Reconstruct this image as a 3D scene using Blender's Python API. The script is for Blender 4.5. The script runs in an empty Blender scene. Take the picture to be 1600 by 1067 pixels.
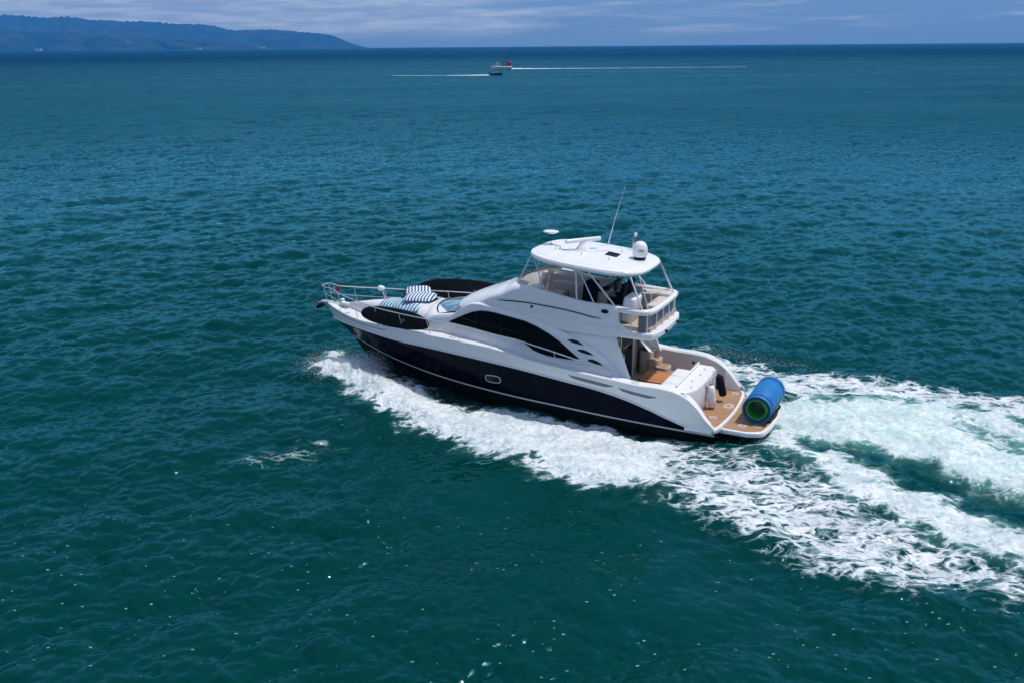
import bpy, bmesh, math, random
import numpy as np
from mathutils import Matrix, Vector
random.seed(7)
scene = bpy.context.scene
col = scene.collection

# ------------------------------------------------------------------ camera
CAM_H = 12.691
cd = bpy.data.cameras.new("camera"); cam = bpy.data.objects.new("camera", cd); col.objects.link(cam)
cd.sensor_width = 36.0; cd.lens = 36.0 * 1450.0 / 1600.0
cd.clip_start = 0.3; cd.clip_end = 150000.0
_r = Vector((0.99997, -0.0023632, -0.0074333)); _u = Vector((0.0077999, 0.3029707, 0.9529679)); _d = Vector((0.0, 0.9529969, -0.3029799))
cam.matrix_world = Matrix(((_r.x, _u.x, -_d.x, 0), (_r.y, _u.y, -_d.y, 0), (_r.z, _u.z, -_d.z, CAM_H), (0, 0, 0, 1)))
scene.camera = cam

# ------------------------------------------------------------------ light
SUN_DIR = Vector((0.38, 0.03, 1.0)).normalized()      # towards the sun
SUN_EL = math.asin(SUN_DIR.z); SUN_ROT = math.atan2(SUN_DIR.x, SUN_DIR.y)
sd = bpy.data.lights.new("sun", 'SUN'); sd.energy = 3.1; sd.angle = math.radians(0.53); sd.color = (1.0, 0.965, 0.91)
sun = bpy.data.objects.new("sun", sd); col.objects.link(sun)
sun.rotation_euler = SUN_DIR.to_track_quat('Z', 'Y').to_euler()

scene.view_settings.view_transform = 'Standard'; scene.view_settings.look = 'None'
scene.view_settings.exposure = 0.08; scene.view_settings.gamma = 1.0; scene.view_settings.use_curve_mapping = False
scene.render.engine = 'CYCLES'
scene.cycles.max_bounces = 6; scene.cycles.glossy_bounces = 3; scene.cycles.transmission_bounces = 3
scene.cycles.diffuse_bounces = 2; scene.cycles.volume_bounces = 0
scene.cycles.caustics_reflective = False; scene.cycles.caustics_refractive = False

class NT:
    """tiny helper to write node trees"""
    def __init__(s, tree): s.t = tree
    def n(s, kind, **kw):
        nd = s.t.nodes.new(kind)
        for k, v in kw.items():
            if k == 'ins':
                for a, b in v.items():
                    if isinstance(b, bpy.types.NodeSocket): s.t.links.new(b, nd.inputs[a])
                    else: nd.inputs[a].default_value = b
            else: setattr(nd, k, v)
        return nd
    def math(s, op, a, b=None, c=None, clamp=False):
        nd = s.t.nodes.new('ShaderNodeMath'); nd.operation = op; nd.use_clamp = clamp
        for i, v in enumerate((a, b, c)):
            if v is None: continue
            if isinstance(v, bpy.types.NodeSocket): s.t.links.new(v, nd.inputs[i])
            else: nd.inputs[i].default_value = v
        return nd.outputs[0]
    def step(s, x, lo, hi, o0=0.0, o1=1.0):
        nd = s.t.nodes.new('ShaderNodeMapRange'); nd.interpolation_type = 'SMOOTHSTEP'
        for i, v in enumerate((x, lo, hi, o0, o1)):
            if isinstance(v, bpy.types.NodeSocket): s.t.links.new(v, nd.inputs[i])
            else: nd.inputs[i].default_value = v
        return nd.outputs[0]
    def mix(s, f, a, b, kind='MIX'):
        nd = s.t.nodes.new('ShaderNodeMix'); nd.data_type = 'RGBA'; nd.blend_type = kind
        for i, v in ((0, f), (6, a), (7, b)):
            if isinstance(v, bpy.types.NodeSocket): s.t.links.new(v, nd.inputs[i])
            else: nd.inputs[i].default_value = v if i == 0 or len(v) == 4 else (*v, 1)
        return nd.outputs[2]
    def noise(s, vec, scale, detail=3, rough=0.5, dist=0.0):
        nd = s.t.nodes.new('ShaderNodeTexNoise'); s.t.links.new(vec, nd.inputs['Vector'])
        nd.inputs['Scale'].default_value = scale; nd.inputs['Detail'].default_value = detail
        nd.inputs['Roughness'].default_value = rough; nd.inputs['Distortion'].default_value = dist
        return nd.outputs[0]
    def mapping(s, vec, scale=(1, 1, 1), rot=(0, 0, 0), loc=(0, 0, 0)):
        nd = s.t.nodes.new('ShaderNodeMapping'); s.t.links.new(vec, nd.inputs[0])
        nd.inputs['Scale'].default_value = scale; nd.inputs['Rotation'].default_value = rot; nd.inputs['Location'].default_value = loc
        return nd.outputs[0]

# ------------------------------------------------------------------ sky
world = bpy.data.worlds.new("World"); scene.world = world; world.use_nodes = True
wt = world.node_tree; wt.nodes.clear(); N = NT(wt)
sky = N.n('ShaderNodeTexSky', sky_type='NISHITA', sun_disc=False, sun_elevation=SUN_EL, sun_rotation=SUN_ROT,
          altitude=0.0, air_density=1.0, dust_density=0.25, ozone_density=3.0)
tc = N.n('ShaderNodeTexCoord').outputs['Generated']
sep = N.n('ShaderNodeSeparateXYZ', ins={0: tc})
X, Y_, Z = sep.outputs
skyc = N.n('ShaderNodeHueSaturation', ins={'Saturation': 1.0, 'Value': 0.84, 'Color': sky.outputs[0]}).outputs[0]
skyc = N.mix(1.0, skyc, (1.50, 1.27, 1.15), 'MULTIPLY')
skyc = N.mix(N.step(Z, 0.22, 0.0, 0.0, 0.85), skyc, (1.12, 2.12, 3.05))      # deep clear blue air down to the horizon
# low cloud bank lying over the hills on the left, thin veils elsewhere
cm = N.mapping(tc, scale=(5.0, 5.0, 55.0))
n1 = N.noise(cm, 1.6, 6, 0.55, 0.3)
left = N.step(X, 0.13, -0.17)
band = N.math('MULTIPLY', N.step(Z, 0.004, 0.022), N.step(Z, 0.16, 0.05))
m1 = N.step(N.math('ADD', n1, N.math('MULTIPLY', left, 0.36)), 0.46, 0.72)
m1 = N.math('MULTIPLY', N.math('MULTIPLY', m1, band), 0.92)
n2 = N.noise(N.mapping(tc, scale=(9, 9, 70), loc=(3, 1, 2)), 2.2, 5, 0.6)
m2 = N.math('MULTIPLY', N.step(n2, 0.50, 0.80), N.math('MULTIPLY', N.step(Z, 0.01, 0.035), 0.16))
n3 = N.noise(N.mapping(tc, scale=(2.2, 2.2, 4.0), loc=(1, 5, 2)), 2.0, 6, 0.6)
m3 = N.math('MULTIPLY', N.step(n3, 0.52, 0.75), N.math('MULTIPLY', N.step(Z, 0.12, 0.3), 0.6))
mm = N.math('MAXIMUM', N.math('MAXIMUM', m1, m2), m3)
cloud = N.mix(N.step(N.noise(cm, 3.5, 4, 0.6), 0.35, 0.7), (4.0, 4.2, 4.2), (7.0, 6.9, 6.4))
skyc = N.mix(mm, skyc, cloud)
bg = N.n('ShaderNodeBackground', ins={'Color': skyc, 'Strength': 0.15})
out = N.n('ShaderNodeOutputWorld', ins={0: bg.outputs[0]})

# ------------------------------------------------------------------ tags and mesh helpers
def tag(o, label=None, cat=None, group=None, kind=None):
    if label: o['label'] = label
    if cat: o['category'] = cat
    if group: o['group'] = group
    if kind: o['kind'] = kind
    return o

def empty(name, loc=(0, 0, 0), parent=None):
    o = bpy.data.objects.new(name, None); col.objects.link(o); o.location = loc
    o.empty_display_size = 0.3
    if parent: o.parent = parent
    return o

def principled(name, color, rough=0.5, metallic=0.0, spec=0.5, coat=0.0, **kw):
    m = bpy.data.materials.new(name); m.use_nodes = True
    b = m.node_tree.nodes['Principled BSDF']
    b.inputs['Base Color'].default_value = (*color, 1); b.inputs['Roughness'].default_value = rough
    b.inputs['Metallic'].default_value = metallic; b.inputs['Specular IOR Level'].default_value = spec
    b.inputs['Coat Weight'].default_value = coat
    return m

# ------------------------------------------------------------------ the sea
def ocean_tile(size, n, lmin, lmax, wind, spread, seed, slope, power=4.0, peak=20.0):
    """heights and choppy shifts of one square wind sea tile, scaled to a chosen rms slope"""
    rng = np.random.default_rng(seed)
    k1 = np.fft.fftfreq(n, 1.0 / n) * 2 * np.pi / size
    kx, ky = np.meshgrid(k1, k1, indexing='ij'); k = np.hypot(kx, ky); k[0, 0] = 1
    wx, wy = math.cos(wind), math.sin(wind)
    c = np.abs(kx * wx + ky * wy) / k
    kp = 2 * np.pi / peak
    S = np.exp(-0.9 * (kp / k) ** 2) / k ** power * (0.06 + c ** spread)
    lam = 2 * np.pi / k
    S = S * (1 / (1 + np.exp(-(lam - lmin) / (0.12 * lmin)))) * (1 / (1 + np.exp((lam - lmax) / (0.12 * lmax))))
    S[0, 0] = 0
    a = np.sqrt(S) * (rng.normal(size=(n, n)) + 1j * rng.normal(size=(n, n)))
    h = np.fft.ifft2(a).real
    A = np.fft.fft2(h)
    sx = np.fft.ifft2(1j * kx * A).real; sy = np.fft.ifft2(1j * ky * A).real
    g = slope / math.sqrt((sx ** 2 + sy ** 2).mean())
    dx = np.fft.ifft2(-1j * kx / k * A).real; dy = np.fft.ifft2(-1j * ky / k * A).real
    return (h * g).astype(np.float32), (dx * g).astype(np.float32), (dy * g).astype(np.float32)

def tile_at(t, size, x, y):
    n = t.shape[0]
    u = (x / size * n) % n; v = (y / size * n) % n
    i = np.floor(u).astype(int) % n; j = np.floor(v).astype(int) % n; fu = (u - np.floor(u)); fv = (v - np.floor(v))
    i2 = (i + 1) % n; j2 = (j + 1) % n
    return (t[i, j] * (1 - fu) + t[i2, j] * fu) * (1 - fv) + (t[i, j2] * (1 - fu) + t[i2, j2] * fu) * fv

def sstep(x, a, b):
    t = np.clip((x - a) / (b - a), 0, 1); return t * t * (3 - 2 * t)

def poly_sd(px, py, poly):
    """signed distance to a polygon, positive inside"""
    P = np.array(poly); Q = np.roll(P, -1, 0)
    d = np.full(px.shape, 1e9); ins = np.zeros(px.shape, bool)
    for (x1, y1), (x2, y2) in zip(P, Q):
        ex, ey = x2 - x1, y2 - y1; wx, wy = px - x1, py - y1
        t = np.clip((wx * ex + wy * ey) / (ex * ex + ey * ey + 1e-9), 0, 1)
        d = np.minimum(d, np.hypot(wx - ex * t, wy - ey * t))
        c = ((y1 > py) != (y2 > py)) & (px < (x2 - x1) * (py - y1) / ((y2 - y1) + 1e-12) + x1)
        ins ^= c
    return np.where(ins, d, -d)

def line_d(px, py, line):
    d = np.full(px.shape, 1e9); s = np.zeros(px.shape); L = 0
    P = np.array(line)
    for (x1, y1), (x2, y2) in zip(P[:-1], P[1:]):
        ex, ey = x2 - x1, y2 - y1; wx, wy = px - x1, py - y1
        t = np.clip((wx * ex + wy * ey) / (ex * ex + ey * ey), 0, 1)
        dd = np.hypot(wx - ex * t, wy - ey * t); l = math.hypot(ex, ey)
        s = np.where(dd < d, L + t * l, s); d = np.minimum(d, dd); L += l
    return d, s, L

# outlines of the wash and the wake on the water, in metres
FP={
'A':[(-8.58, 37.23), (-7.97, 35.3), (-7.11, 34.54), (-5.9, 32.97), (-5.15, 31.47), (-4.33, 30.84), (-3.3, 30.4), (-2.43, 29.26), (-1.63, 28.39), (-0.76, 27.96), (-0.03, 27.26), (0.77, 26.4), (1.35, 26.12), (1.99, 25.32), (2.55, 25.14), (2.95, 24.72), (3.5, 25.04), (4.28, 24.53), (4.99, 25.35), (5.56, 28.67), (4.58, 29.34), (3.32, 29.93), (1.81, 30.77), (0.45, 31.41), (-0.96, 31.69), (-2.11, 32.1), (-3.27, 33.46), (-4.59, 34.63), (-5.5, 35.71), (-6.56, 37.52), (-7.88, 38.78)],
'L':[(3.99, 29.91), (6.42, 28.66), (8.35, 27.84), (9.58, 27.08), (10.21, 24.84), (11.46, 22.89), (13.05, 20.87), (16.3, 18.58), (15.43, 17.38), (12.08, 19.02), (10.69, 19.31), (9.17, 19.33), (8.13, 19.9), (7.3, 20.8), (6.36, 21.6), (5.74, 22.62), (5.18, 23.36), (4.44, 24.33), (3.5, 25.04)],
'B':[(9.07, 30.57), (10.02, 27.81), (11.0, 27.06), (11.89, 25.23), (12.86, 23.99), (14.09, 22.85), (17.06, 19.63), (15.77, 17.85), (13.05, 20.87), (11.86, 21.85), (11.01, 23.08), (10.11, 24.04), (9.4, 25.28), (9.24, 26.62), (8.21, 28.1)],
'C':[(8.6, 29.59), (9.03, 34.18), (10.17, 32.42), (12.02, 32.58), (14.32, 32.33), (16.25, 31.33), (17.92, 30.09), (22.3, 26.85), (17.91, 20.8), (15.0, 24.56), (13.72, 25.85), (12.83, 27.02), (11.47, 27.79), (10.13, 28.17)],
'D':[(7.28, 38.58), (8.22, 38.37), (9.58, 37.64), (10.85, 36.27), (12.96, 35.43), (15.29, 34.77), (17.31, 33.63), (19.15, 32.43), (24.15, 29.4), (21.96, 26.39), (17.77, 29.81), (16.11, 31.02), (14.2, 32.01), (11.93, 32.32), (10.27, 32.35), (9.26, 33.11), (8.44, 34.93)],
'K':[(-3.64, 30.41), (-2.33, 31.1), (-0.02, 31.17), (3.2, 28.72), (4.41, 24.13), (6.28, 21.28), (7.51, 18.95), (5.99, 16.41), (2.81, 17.78), (-0.05, 20.45), (-2.97, 23.87), (-4.98, 27.35)],
'P':[(-8.9, 27.3), (-7.6, 28.2), (-6.6, 29.2), (-6.3, 28.9), (-7.0, 27.6), (-8.2, 26.8)],
'S':[(6.58, 27.38), (8.14, 27.85), (9.61, 27.18), (9.56, 26.24), (8.6, 25.81), (7.32, 26.19)],
}
T1= [(9.41, 28.6), (11.06, 27.79), (12.26, 27.13), (13.13, 25.86), (13.89, 24.99), (14.68, 23.96), (17.48, 20.2)]
T2= [(14.66, 30.87), (15.71, 29.68), (16.34, 28.73), (16.86, 28.09), (20.71, 24.66)]
CREST = [(-7.58, 35.68), (-6.21, 35.26), (-4.63, 32.94), (-2.77, 30.81), (-0.9, 29.34), (1.01, 27.48), (2.93, 26.04), (4.72, 24.94), (6.26, 23.34), (8.16, 20.94), (10.51, 18.91)]

WIND = math.atan2(-0.90, 0.42)
TL = ocean_tile(256.0, 1024, 3.2, 60.0, WIND, 2.4, 3, 0.070, 3.6, 11.0)
TM = ocean_tile(34.7, 1024, 0.26, 4.2, WIND + 0.15, 1.4, 5, 0.250, 3.6, 4.0)
TN = ocean_tile(23.3, 1024, 0.20, 2.4, WIND - 0.35, 1.0, 9, 0.150, 3.6, 3.0)
TF = ocean_tile(11.9, 512, 0.12, 1.4, 0.3, 0.1, 11, 0.5, 3.2, 1.2)      # churned foam

def build_sea():
    # polar sheet: fine where it is near, coarse far away
    dep = np.concatenate([np.linspace(86, 46, 16)[:-1], np.linspace(46, 4.0, 1180)[:-1],
                          np.linspace(4.0, 0.25, 260)[:-1], np.geomspace(0.25, 0.0375, 14)])
    r = CAM_H / np.tan(np.radians(dep))
    a_f = np.linspace(-40, 40, 1500); a_c = np.linspace(40, 320, 142)[1:-1]
    ang = np.radians(np.concatenate([a_f, a_c]))
    nr, na = len(r), len(ang)
    ds = r ** 2 * 0.00062 / CAM_H
    Rr, A = np.meshgrid(r, ang, indexing='ij'); DS = np.repeat(ds[:, None], na, 1)
    cell = np.where((A > a_f[0] * math.pi / 180 - 1e-6) & (A < math.radians(40.001)), Rr * math.radians(80 / 1500), Rr * math.radians(2))
    x = Rr * np.sin(A); y = Rr * np.cos(A)
    S = np.maximum(DS * 0.75, cell)
    wL = 1 - sstep(S, 1.5, 16.0); wM = 1 - sstep(S, 0.20, 1.9)
    hum = 0.5 + tile_at(TL[0], 256.0, x * 2.1 + 40, y * 2.1) * 0.8
    # the wake --------------------------------------------------------
    near = (Rr < 70)
    px, py = x[near], y[near]
    wob = tile_at(TM[0], 34.7, px * 1.3, py * 1.3) * 4.0 + tile_at(TF[0], 11.9, px * .6, py * .6) * 1.6
    sd_ = {k: poly_sd(px, py, p) for k, p in FP.items()}
    def m(k, lo, hi, w=1.0): return sstep(sd_[k] + wob * w, lo, hi)
    den = m('A', -.35, .75) * 0.98
    den = np.maximum(den, m('L', -.5, 1.3) * 0.56)
    den = np.maximum(den, m('B', -.5, .8) * 0.86)
    den = np.maximum(den, m('C', -.6, .9) * 1.0)
    den = np.maximum(den, m('D', -.5, 1.1) * 0.64)
    den = np.maximum(den, m('P', -.6, .8) * 0.31)
    d1, s1, l1 = line_d(px, py, T1); d2, s2, l2 = line_d(px, py, T2)
    tr1 = sstep(d1 + wob * .8, 1.05, 0.15) * sstep(s1, 0.0, 1.5); tr2 = sstep(d2 + wob * .8, 1.5, 0.3) * sstep(s2, 0.0, 1.8)
    hole = m('S', -.4, .5)
    den *= (1 - .62 * tr1) * (1 - .55 * tr2) * (1 - .45 * hole)
    calm = sstep(sd_['K'], -1.5, 2.0)
    aer = np.maximum(m('C', -.8, 1.2) * .9, m('B', -.6, .9) * .35) * (1 - .6 * tr1) * (1 - .6 * tr2)
    aer = np.maximum(aer, m('A', -.4, .9) * .25)
    dc, sc, lc = line_d(px, py, CREST)
    crest = np.exp(-(dc / 0.8) ** 2) * (0.42 * np.exp(-sc / 7.0) + 0.13)
    shape = crest - 0.22 * tr1 - 0.25 * tr2 + 0.12 * m('C', -.5, 2.0) + 0.08 * m('B', -.5, 1.0)
    full = lambda v: np.put(np.zeros(1), 0, 0)
    DEN = np.zeros_like(x); DEN[near] = den
    AER = np.zeros_like(x); AER[near] = aer
    CALM = np.zeros_like(x); CALM[near] = calm
    SH = np.zeros_like(x); SH[near] = shape
    BOWZ = np.zeros_like(x); BOWZ[near] = np.exp(-sc / 5.0) * np.exp(-(dc / 1.6) ** 2)
    # waves -----------------------------------------------------------
    kM = wM * (1 - .18 * sstep(Rr, 45, 20)) * (1 - .62 * CALM) * (1 - .45 * DEN) * (0.55 + 0.9 * np.clip(hum, 0, 1.3)); kN = wM * (1 - .7 * CALM) * (1 - .5 * DEN)
    kL = wL * (1 - .35 * DEN)
    z = tile_at(TL[0], 256.0, x, y) * kL; ox = tile_at(TL[1], 256.0, x, y) * kL; oy = tile_at(TL[2], 256.0, x, y) * kL
    z += tile_at(TM[0], 34.7, x, y) * kM; ox += tile_at(TM[1], 34.7, x, y) * kM; oy += tile_at(TM[2], 34.7, x, y) * kM
    c, s = math.cos(.6), math.sin(.6); xr, yr = x * c - y * s, x * s + y * c
    z += tile_at(TN[0], 23.3, xr, yr) * kN
    kF = wM * np.clip(DEN, 0, 1) ** 1.2
    z += tile_at(TF[0], 11.9, x, y) * kF * (0.66 + 1.1 * BOWZ) + SH
    x2 = x + ox * 1.15; y2 = y + oy * 1.15
    co = np.empty((nr * na, 3), np.float32); co[:, 0] = x2.ravel(); co[:, 1] = y2.ravel(); co[:, 2] = z.ravel()
    idx = np.arange(nr * na).reshape(nr, na); nx = np.roll(idx, -1, 1)
    q = np.stack([idx[:-1].ravel(), nx[:-1].ravel(), nx[1:].ravel(), idx[1:].ravel()], 1)
    me = bpy.data.meshes.new("sea"); me.vertices.add(len(co)); me.vertices.foreach_set('co', co.ravel())
    me.loops.add(q.size); me.loops.foreach_set('vertex_index', q.ravel().astype(np.int32))
    me.polygons.add(len(q)); me.polygons.foreach_set('loop_start', np.arange(0, q.size, 4, dtype=np.int32))
    me.update(calc_edges=True); me.polygons.foreach_set('use_smooth', np.ones(len(q), bool))
    # the shading attributes: foam cover, air in the water, waves too small for the mesh
    rg = sstep(np.log(S), math.log(.15), math.log(14.0))
    for nm, v in (('foam', DEN), ('air', AER), ('calm', CALM), ('far', rg)):
        at = me.attributes.new(nm, 'FLOAT', 'POINT'); at.data.foreach_set('value', v.ravel().astype(np.float32))
    o = bpy.data.objects.new("sea", me); col.objects.link(o); tag(o, kind='structure')
    return o

def sea_material():
    m = bpy.data.materials.new("sea_water"); m.use_nodes = True; t = m.node_tree; t.nodes.clear(); N = NT(t)
    geo = N.n('ShaderNodeNewGeometry').outputs['Position']
    A = lambda nm: N.n('ShaderNodeAttribute', attribute_name=nm).outputs['Fac']
    foam, air, calm, far = A('foam'), A('air'), A('calm'), A('far')
    # body colour
    pat = N.noise(geo, 0.018, 4, 0.55)
    c0 = N.mix(N.step(pat, 0.35, 0.65), (0.0, 0.033, 0.028), (0.0, 0.041, 0.039))
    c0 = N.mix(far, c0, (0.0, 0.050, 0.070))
    chop_shade = N.noise(N.mapping(geo, rot=(0, 0, -WIND), scale=(.10, .06, 1)), 1.0, 9, 0.8)
    c0 = N.mix(N.math('MULTIPLY', far, N.step(chop_shade, .60, .38)), c0, (0.0, 0.030, 0.048))  # light and dark of distant wave faces put into the colour
    c1 = N.mix(air, c0, (0.20, 0.50, 0.40))
    # ripples below mesh size
    rot = N.mapping(geo, rot=(0, 0, -WIND), scale=(1, .55, 1))
    b1 = N.noise(rot, 5.0, 4, 0.6); b2 = N.noise(N.mapping(geo, rot=(0, 0, -WIND), scale=(.22, .10, 1)), 1.0, 7, 0.72)
    bh = N.math('MULTIPLY', b1, N.math('MULTIPLY_ADD', calm, -.55, 1.0))
    bump1 = N.n('ShaderNodeBump', ins={'Strength': 0.4, 'Distance': 0.045, 'Height': bh})
    dist2 = N.math('MULTIPLY', far, 4.0)
    bump2 = N.n('ShaderNodeBump', ins={'Strength': 1.0, 'Distance': dist2, 'Height': b2, 'Normal': bump1.outputs[0]})
    patch = N.noise(N.mapping(geo, scale=(.010, .028, 1)), 1.0, 4, 0.6)
    rough = N.math('ADD', 0.028, N.math('MULTIPLY', far, N.step(patch, .3, .7, .14, .30)))
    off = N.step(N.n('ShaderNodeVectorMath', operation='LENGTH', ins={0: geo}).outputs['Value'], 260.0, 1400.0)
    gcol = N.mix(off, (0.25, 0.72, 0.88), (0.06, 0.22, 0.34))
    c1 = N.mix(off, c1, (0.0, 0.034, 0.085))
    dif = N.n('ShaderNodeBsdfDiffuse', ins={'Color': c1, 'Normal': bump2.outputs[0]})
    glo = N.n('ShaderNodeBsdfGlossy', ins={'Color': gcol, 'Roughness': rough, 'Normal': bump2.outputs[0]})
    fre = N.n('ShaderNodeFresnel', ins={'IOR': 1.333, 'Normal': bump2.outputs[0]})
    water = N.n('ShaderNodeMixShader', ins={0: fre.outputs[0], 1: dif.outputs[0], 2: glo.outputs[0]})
    # foam: lace of torn bubbles, closing up where the cover is dense
    fr = N.mapping(geo, rot=(0, 0, -0.47), scale=(0.75, 1.25, 1))
    warp = N.n('ShaderNodeTexNoise', ins={'Vector': fr, 'Scale': 1.3, 'Detail': 4.0}).outputs['Color']
    fv = N.n('ShaderNodeVectorMath', operation='MULTIPLY_ADD', ins={0: warp, 1: (1.3, 1.3, 0), 2: fr}).outputs[0]
    def lace(scale, w):
        v = N.n('ShaderNodeTexVoronoi', feature='DISTANCE_TO_EDGE', ins={'Vector': fv, 'Scale': scale})
        return N.step(v.outputs['Distance'], w, 0.0)
    big = N.noise(fr, 0.9, 5, 0.62)
    fine = N.noise(fv, 7.0, 5, 0.7)
    l1 = lace(1.5, .30); l2 = lace(3.8, .34); l3 = lace(9.0, .4)
    web = N.math('ADD', N.math('MULTIPLY', l1, .36), N.math('ADD', N.math('MULTIPLY', l2, .30), N.math('MULTIPLY', l3, .14)))
    tex = N.math('ADD', N.math('ADD', web, N.math('MULTIPLY', fine, .38)), N.math('MULTIPLY', big, .30))
    soft = N.math('MULTIPLY_ADD', N.noise(fv, 1.6, 5, .6), .5, .52)
    tex = N.math('ADD', N.math('MULTIPLY', tex, N.math('MULTIPLY_ADD', air, -.75, 1.0)), N.math('MULTIPLY', soft, N.math('MULTIPLY', air, .75)))
    thr = N.math('SUBTRACT', 1.12, N.math('MULTIPLY', foam, 0.93))
    fa = N.step(N.math('SUBTRACT', tex, thr), -0.12, 0.42)
    fa = N.math('MULTIPLY', fa, N.step(foam, 0.02, 0.14))
    # flecks of foam drifting on the smooth water in front
    vv = N.n('ShaderNodeTexVoronoi', feature='F1', ins={'Vector': N.mapping(geo, rot=(0, 0, .5), scale=(1, 2.1, 1)), 'Scale': 3.4})
    sepc = N.n('ShaderNodeSeparateColor', ins={0: vv.outputs['Color']}).outputs[0]
    patchf = N.noise(geo, 0.16, 3, 0.6)
    nearm = N.step(N.n('ShaderNodeSeparateXYZ', ins={0: geo}).outputs[1], 27.0, 20.0)
    size = N.math('MULTIPLY', N.step(sepc, .45, 1.0), 0.17)
    fleck = N.math('MULTIPLY', N.step(vv.outputs['Distance'], size, N.math('MULTIPLY', size, .6)), N.math('MULTIPLY', N.step(patchf, .40, .50), nearm))
    fleck = N.math('MULTIPLY', fleck, N.step(sepc, .5, .55))
    fall = N.math('MAXIMUM', fa, N.math('MULTIPLY', fleck, .75))
    fb = N.n('ShaderNodeBump', ins={'Strength': 0.8, 'Distance': 0.07, 'Height': tex})
    fcol = N.mix(N.step(fa, 0.2, 1.0), (0.30, 0.45, 0.44), N.mix(N.step(N.math('ADD', N.math('MULTIPLY', fine, .5), N.math('MULTIPLY', big, .5)), .40, .60), (0.50, 0.56, 0.58, 1), (0.78, 0.80, 0.81, 1)))
    fcol = N.mix(N.math('MULTIPLY', air, N.step(fine, .62, .35)), fcol, (0.40, 0.63, 0.55))
    fs = N.n('ShaderNodeBsdfPrincipled', ins={'Base Color': fcol, 'Roughness': 0.7, 'Specular IOR Level': 0.2, 'Normal': fb.outputs[0]})
    mx = N.n('ShaderNodeMixShader', ins={0: fall, 1: water.outputs[0], 2: fs.outputs[0]})
    N.n('ShaderNodeOutputMaterial', ins={0: mx.outputs[0]})
    return m

sea = build_sea(); sea.data.materials.append(sea_material())

# ------------------------------------------------------------------ hills across the bay
def build_hills(name, sil, dist, depth, seed, rows=60):
    """a range whose crest follows the skyline heights; spurs and gullies run down to the shore"""
    rng = np.random.default_rng(seed)
    ax = np.array([s[0] for s in sil]); hh = np.array([s[1] for s in sil])
    n = 900; t = np.linspace(ax[0], ax[-1], n)
    H = np.interp(t, ax, hh)
    def fbm(u, v, base, octv=6, g=0.55):
        out = np.zeros_like(u)
        a = 1.0; f = base
        for o in range(octv):
            p1, p2, p3 = rng.uniform(0, 6.28, 3); th = rng.uniform(0, 3.14)
            out += a * (1 - 2 * np.abs(np.sin(u * f * math.cos(th) + v * f * math.sin(th) + p1 + 1.3 * np.sin(u * f * .6 + p2) + 1.1 * np.sin(v * f * .7 + p3))))
            a *= g; f *= 1.83
        return out
    V = np.linspace(0, 1, rows); T, VV = np.meshgrid(t, V)
    prof = np.sin(np.clip(VV, 0, 1) * math.pi / 2) ** 0.9
    D = dist + depth * VV
    wx = T * D; wy = D.copy()
    ridge = fbm(T * 60, VV * 6, 1.0)
    Z = H[None, :] * prof * (1 + 0.20 * ridge * (1 - VV) * np.minimum(1, VV * 4)) + H[None, :] * .022 * fbm(T * 300, VV * 3, 1.0, 4) * VV
    Z[0] = -20; 
    wy += 250 * fbm(T * 40, VV * 2, 1.0, 4) * (1 - VV)
    wx = T * wy
    wy2 = wy[-1] + 2500; back = np.stack([wx[-1], wy2, np.full(n, -20.0)], 1)
    co = np.concatenate([np.stack([wx, wy, Z], -1).reshape(-1, 3), back]); nrow = rows + 1
    idx = np.arange(nrow * n).reshape(nrow, n)
    q = np.stack([idx[:-1, :-1].ravel(), idx[:-1, 1:].ravel(), idx[1:, 1:].ravel(), idx[1:, :-1].ravel()], 1)
    me = bpy.data.meshes.new(name); me.from_pydata(co.tolist(), [], q.tolist()); me.polygons.foreach_set('use_smooth', np.ones(len(q), bool))
    o = bpy.data.objects.new(name, me); col.objects.link(o); tag(o, kind='structure'); return o

def hill_material():
    m = bpy.data.materials.new("forested_hill"); m.use_nodes = True; t = m.node_tree; N = NT(t); b = t.nodes['Principled BSDF']
    geo = N.n('ShaderNodeNewGeometry').outputs['Position']
    a = N.noise(geo, 0.0016, 6, 0.65); c = N.noise(geo, 0.006, 4, 0.6)
    cc = N.mix(N.step(a, .4, .62), (0.004, 0.014, 0.012), (0.03, 0.042, 0.025))
    cc = N.mix(N.step(c, .62, .72), cc, (0.11, 0.09, 0.06))
    t.links.new(cc, b.inputs['Base Color']); b.inputs['Roughness'].default_value = .95; b.inputs['Specular IOR Level'].default_value = .1
    return m
hm = hill_material()
F = 1450.0
def skyline(pts, dist): return [((x - 800) * 0.953 / F, y * dist / F * 0.95) for x, y in pts]
H1 = skyline([(-1130, -2), (-1000, 12), (-850, 34), (-700, 48), (-500, 66), (-300, 60), (-120, 66), (0, 57), (30, 57), (60, 54), (90, 51), (116, 54), (135, 49), (180, 46), (240, 45), (290, 40), (334, 38), (375, 29), (409, 31), (450, 29), (490, 25), (521, 21), (544, 11), (562, 3), (575, -2)], 17000)
hills = build_hills("hills", H1, 15500.0, 2600.0, 4); hills.data.materials.append(hm)
H2 = skyline([(-1150, -2), (-1000, 10), (-800, 26), (-500, 40), (-250, 36), (-60, 38), (60, 30), (150, 27), (230, 24), (300, 15), (360, 9), (420, 3), (440, -2)], 13000)
hills2 = build_hills("coastal_hills", H2, 12000.0, 1500.0, 8); hills2.data.materials.append(hm)
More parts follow.
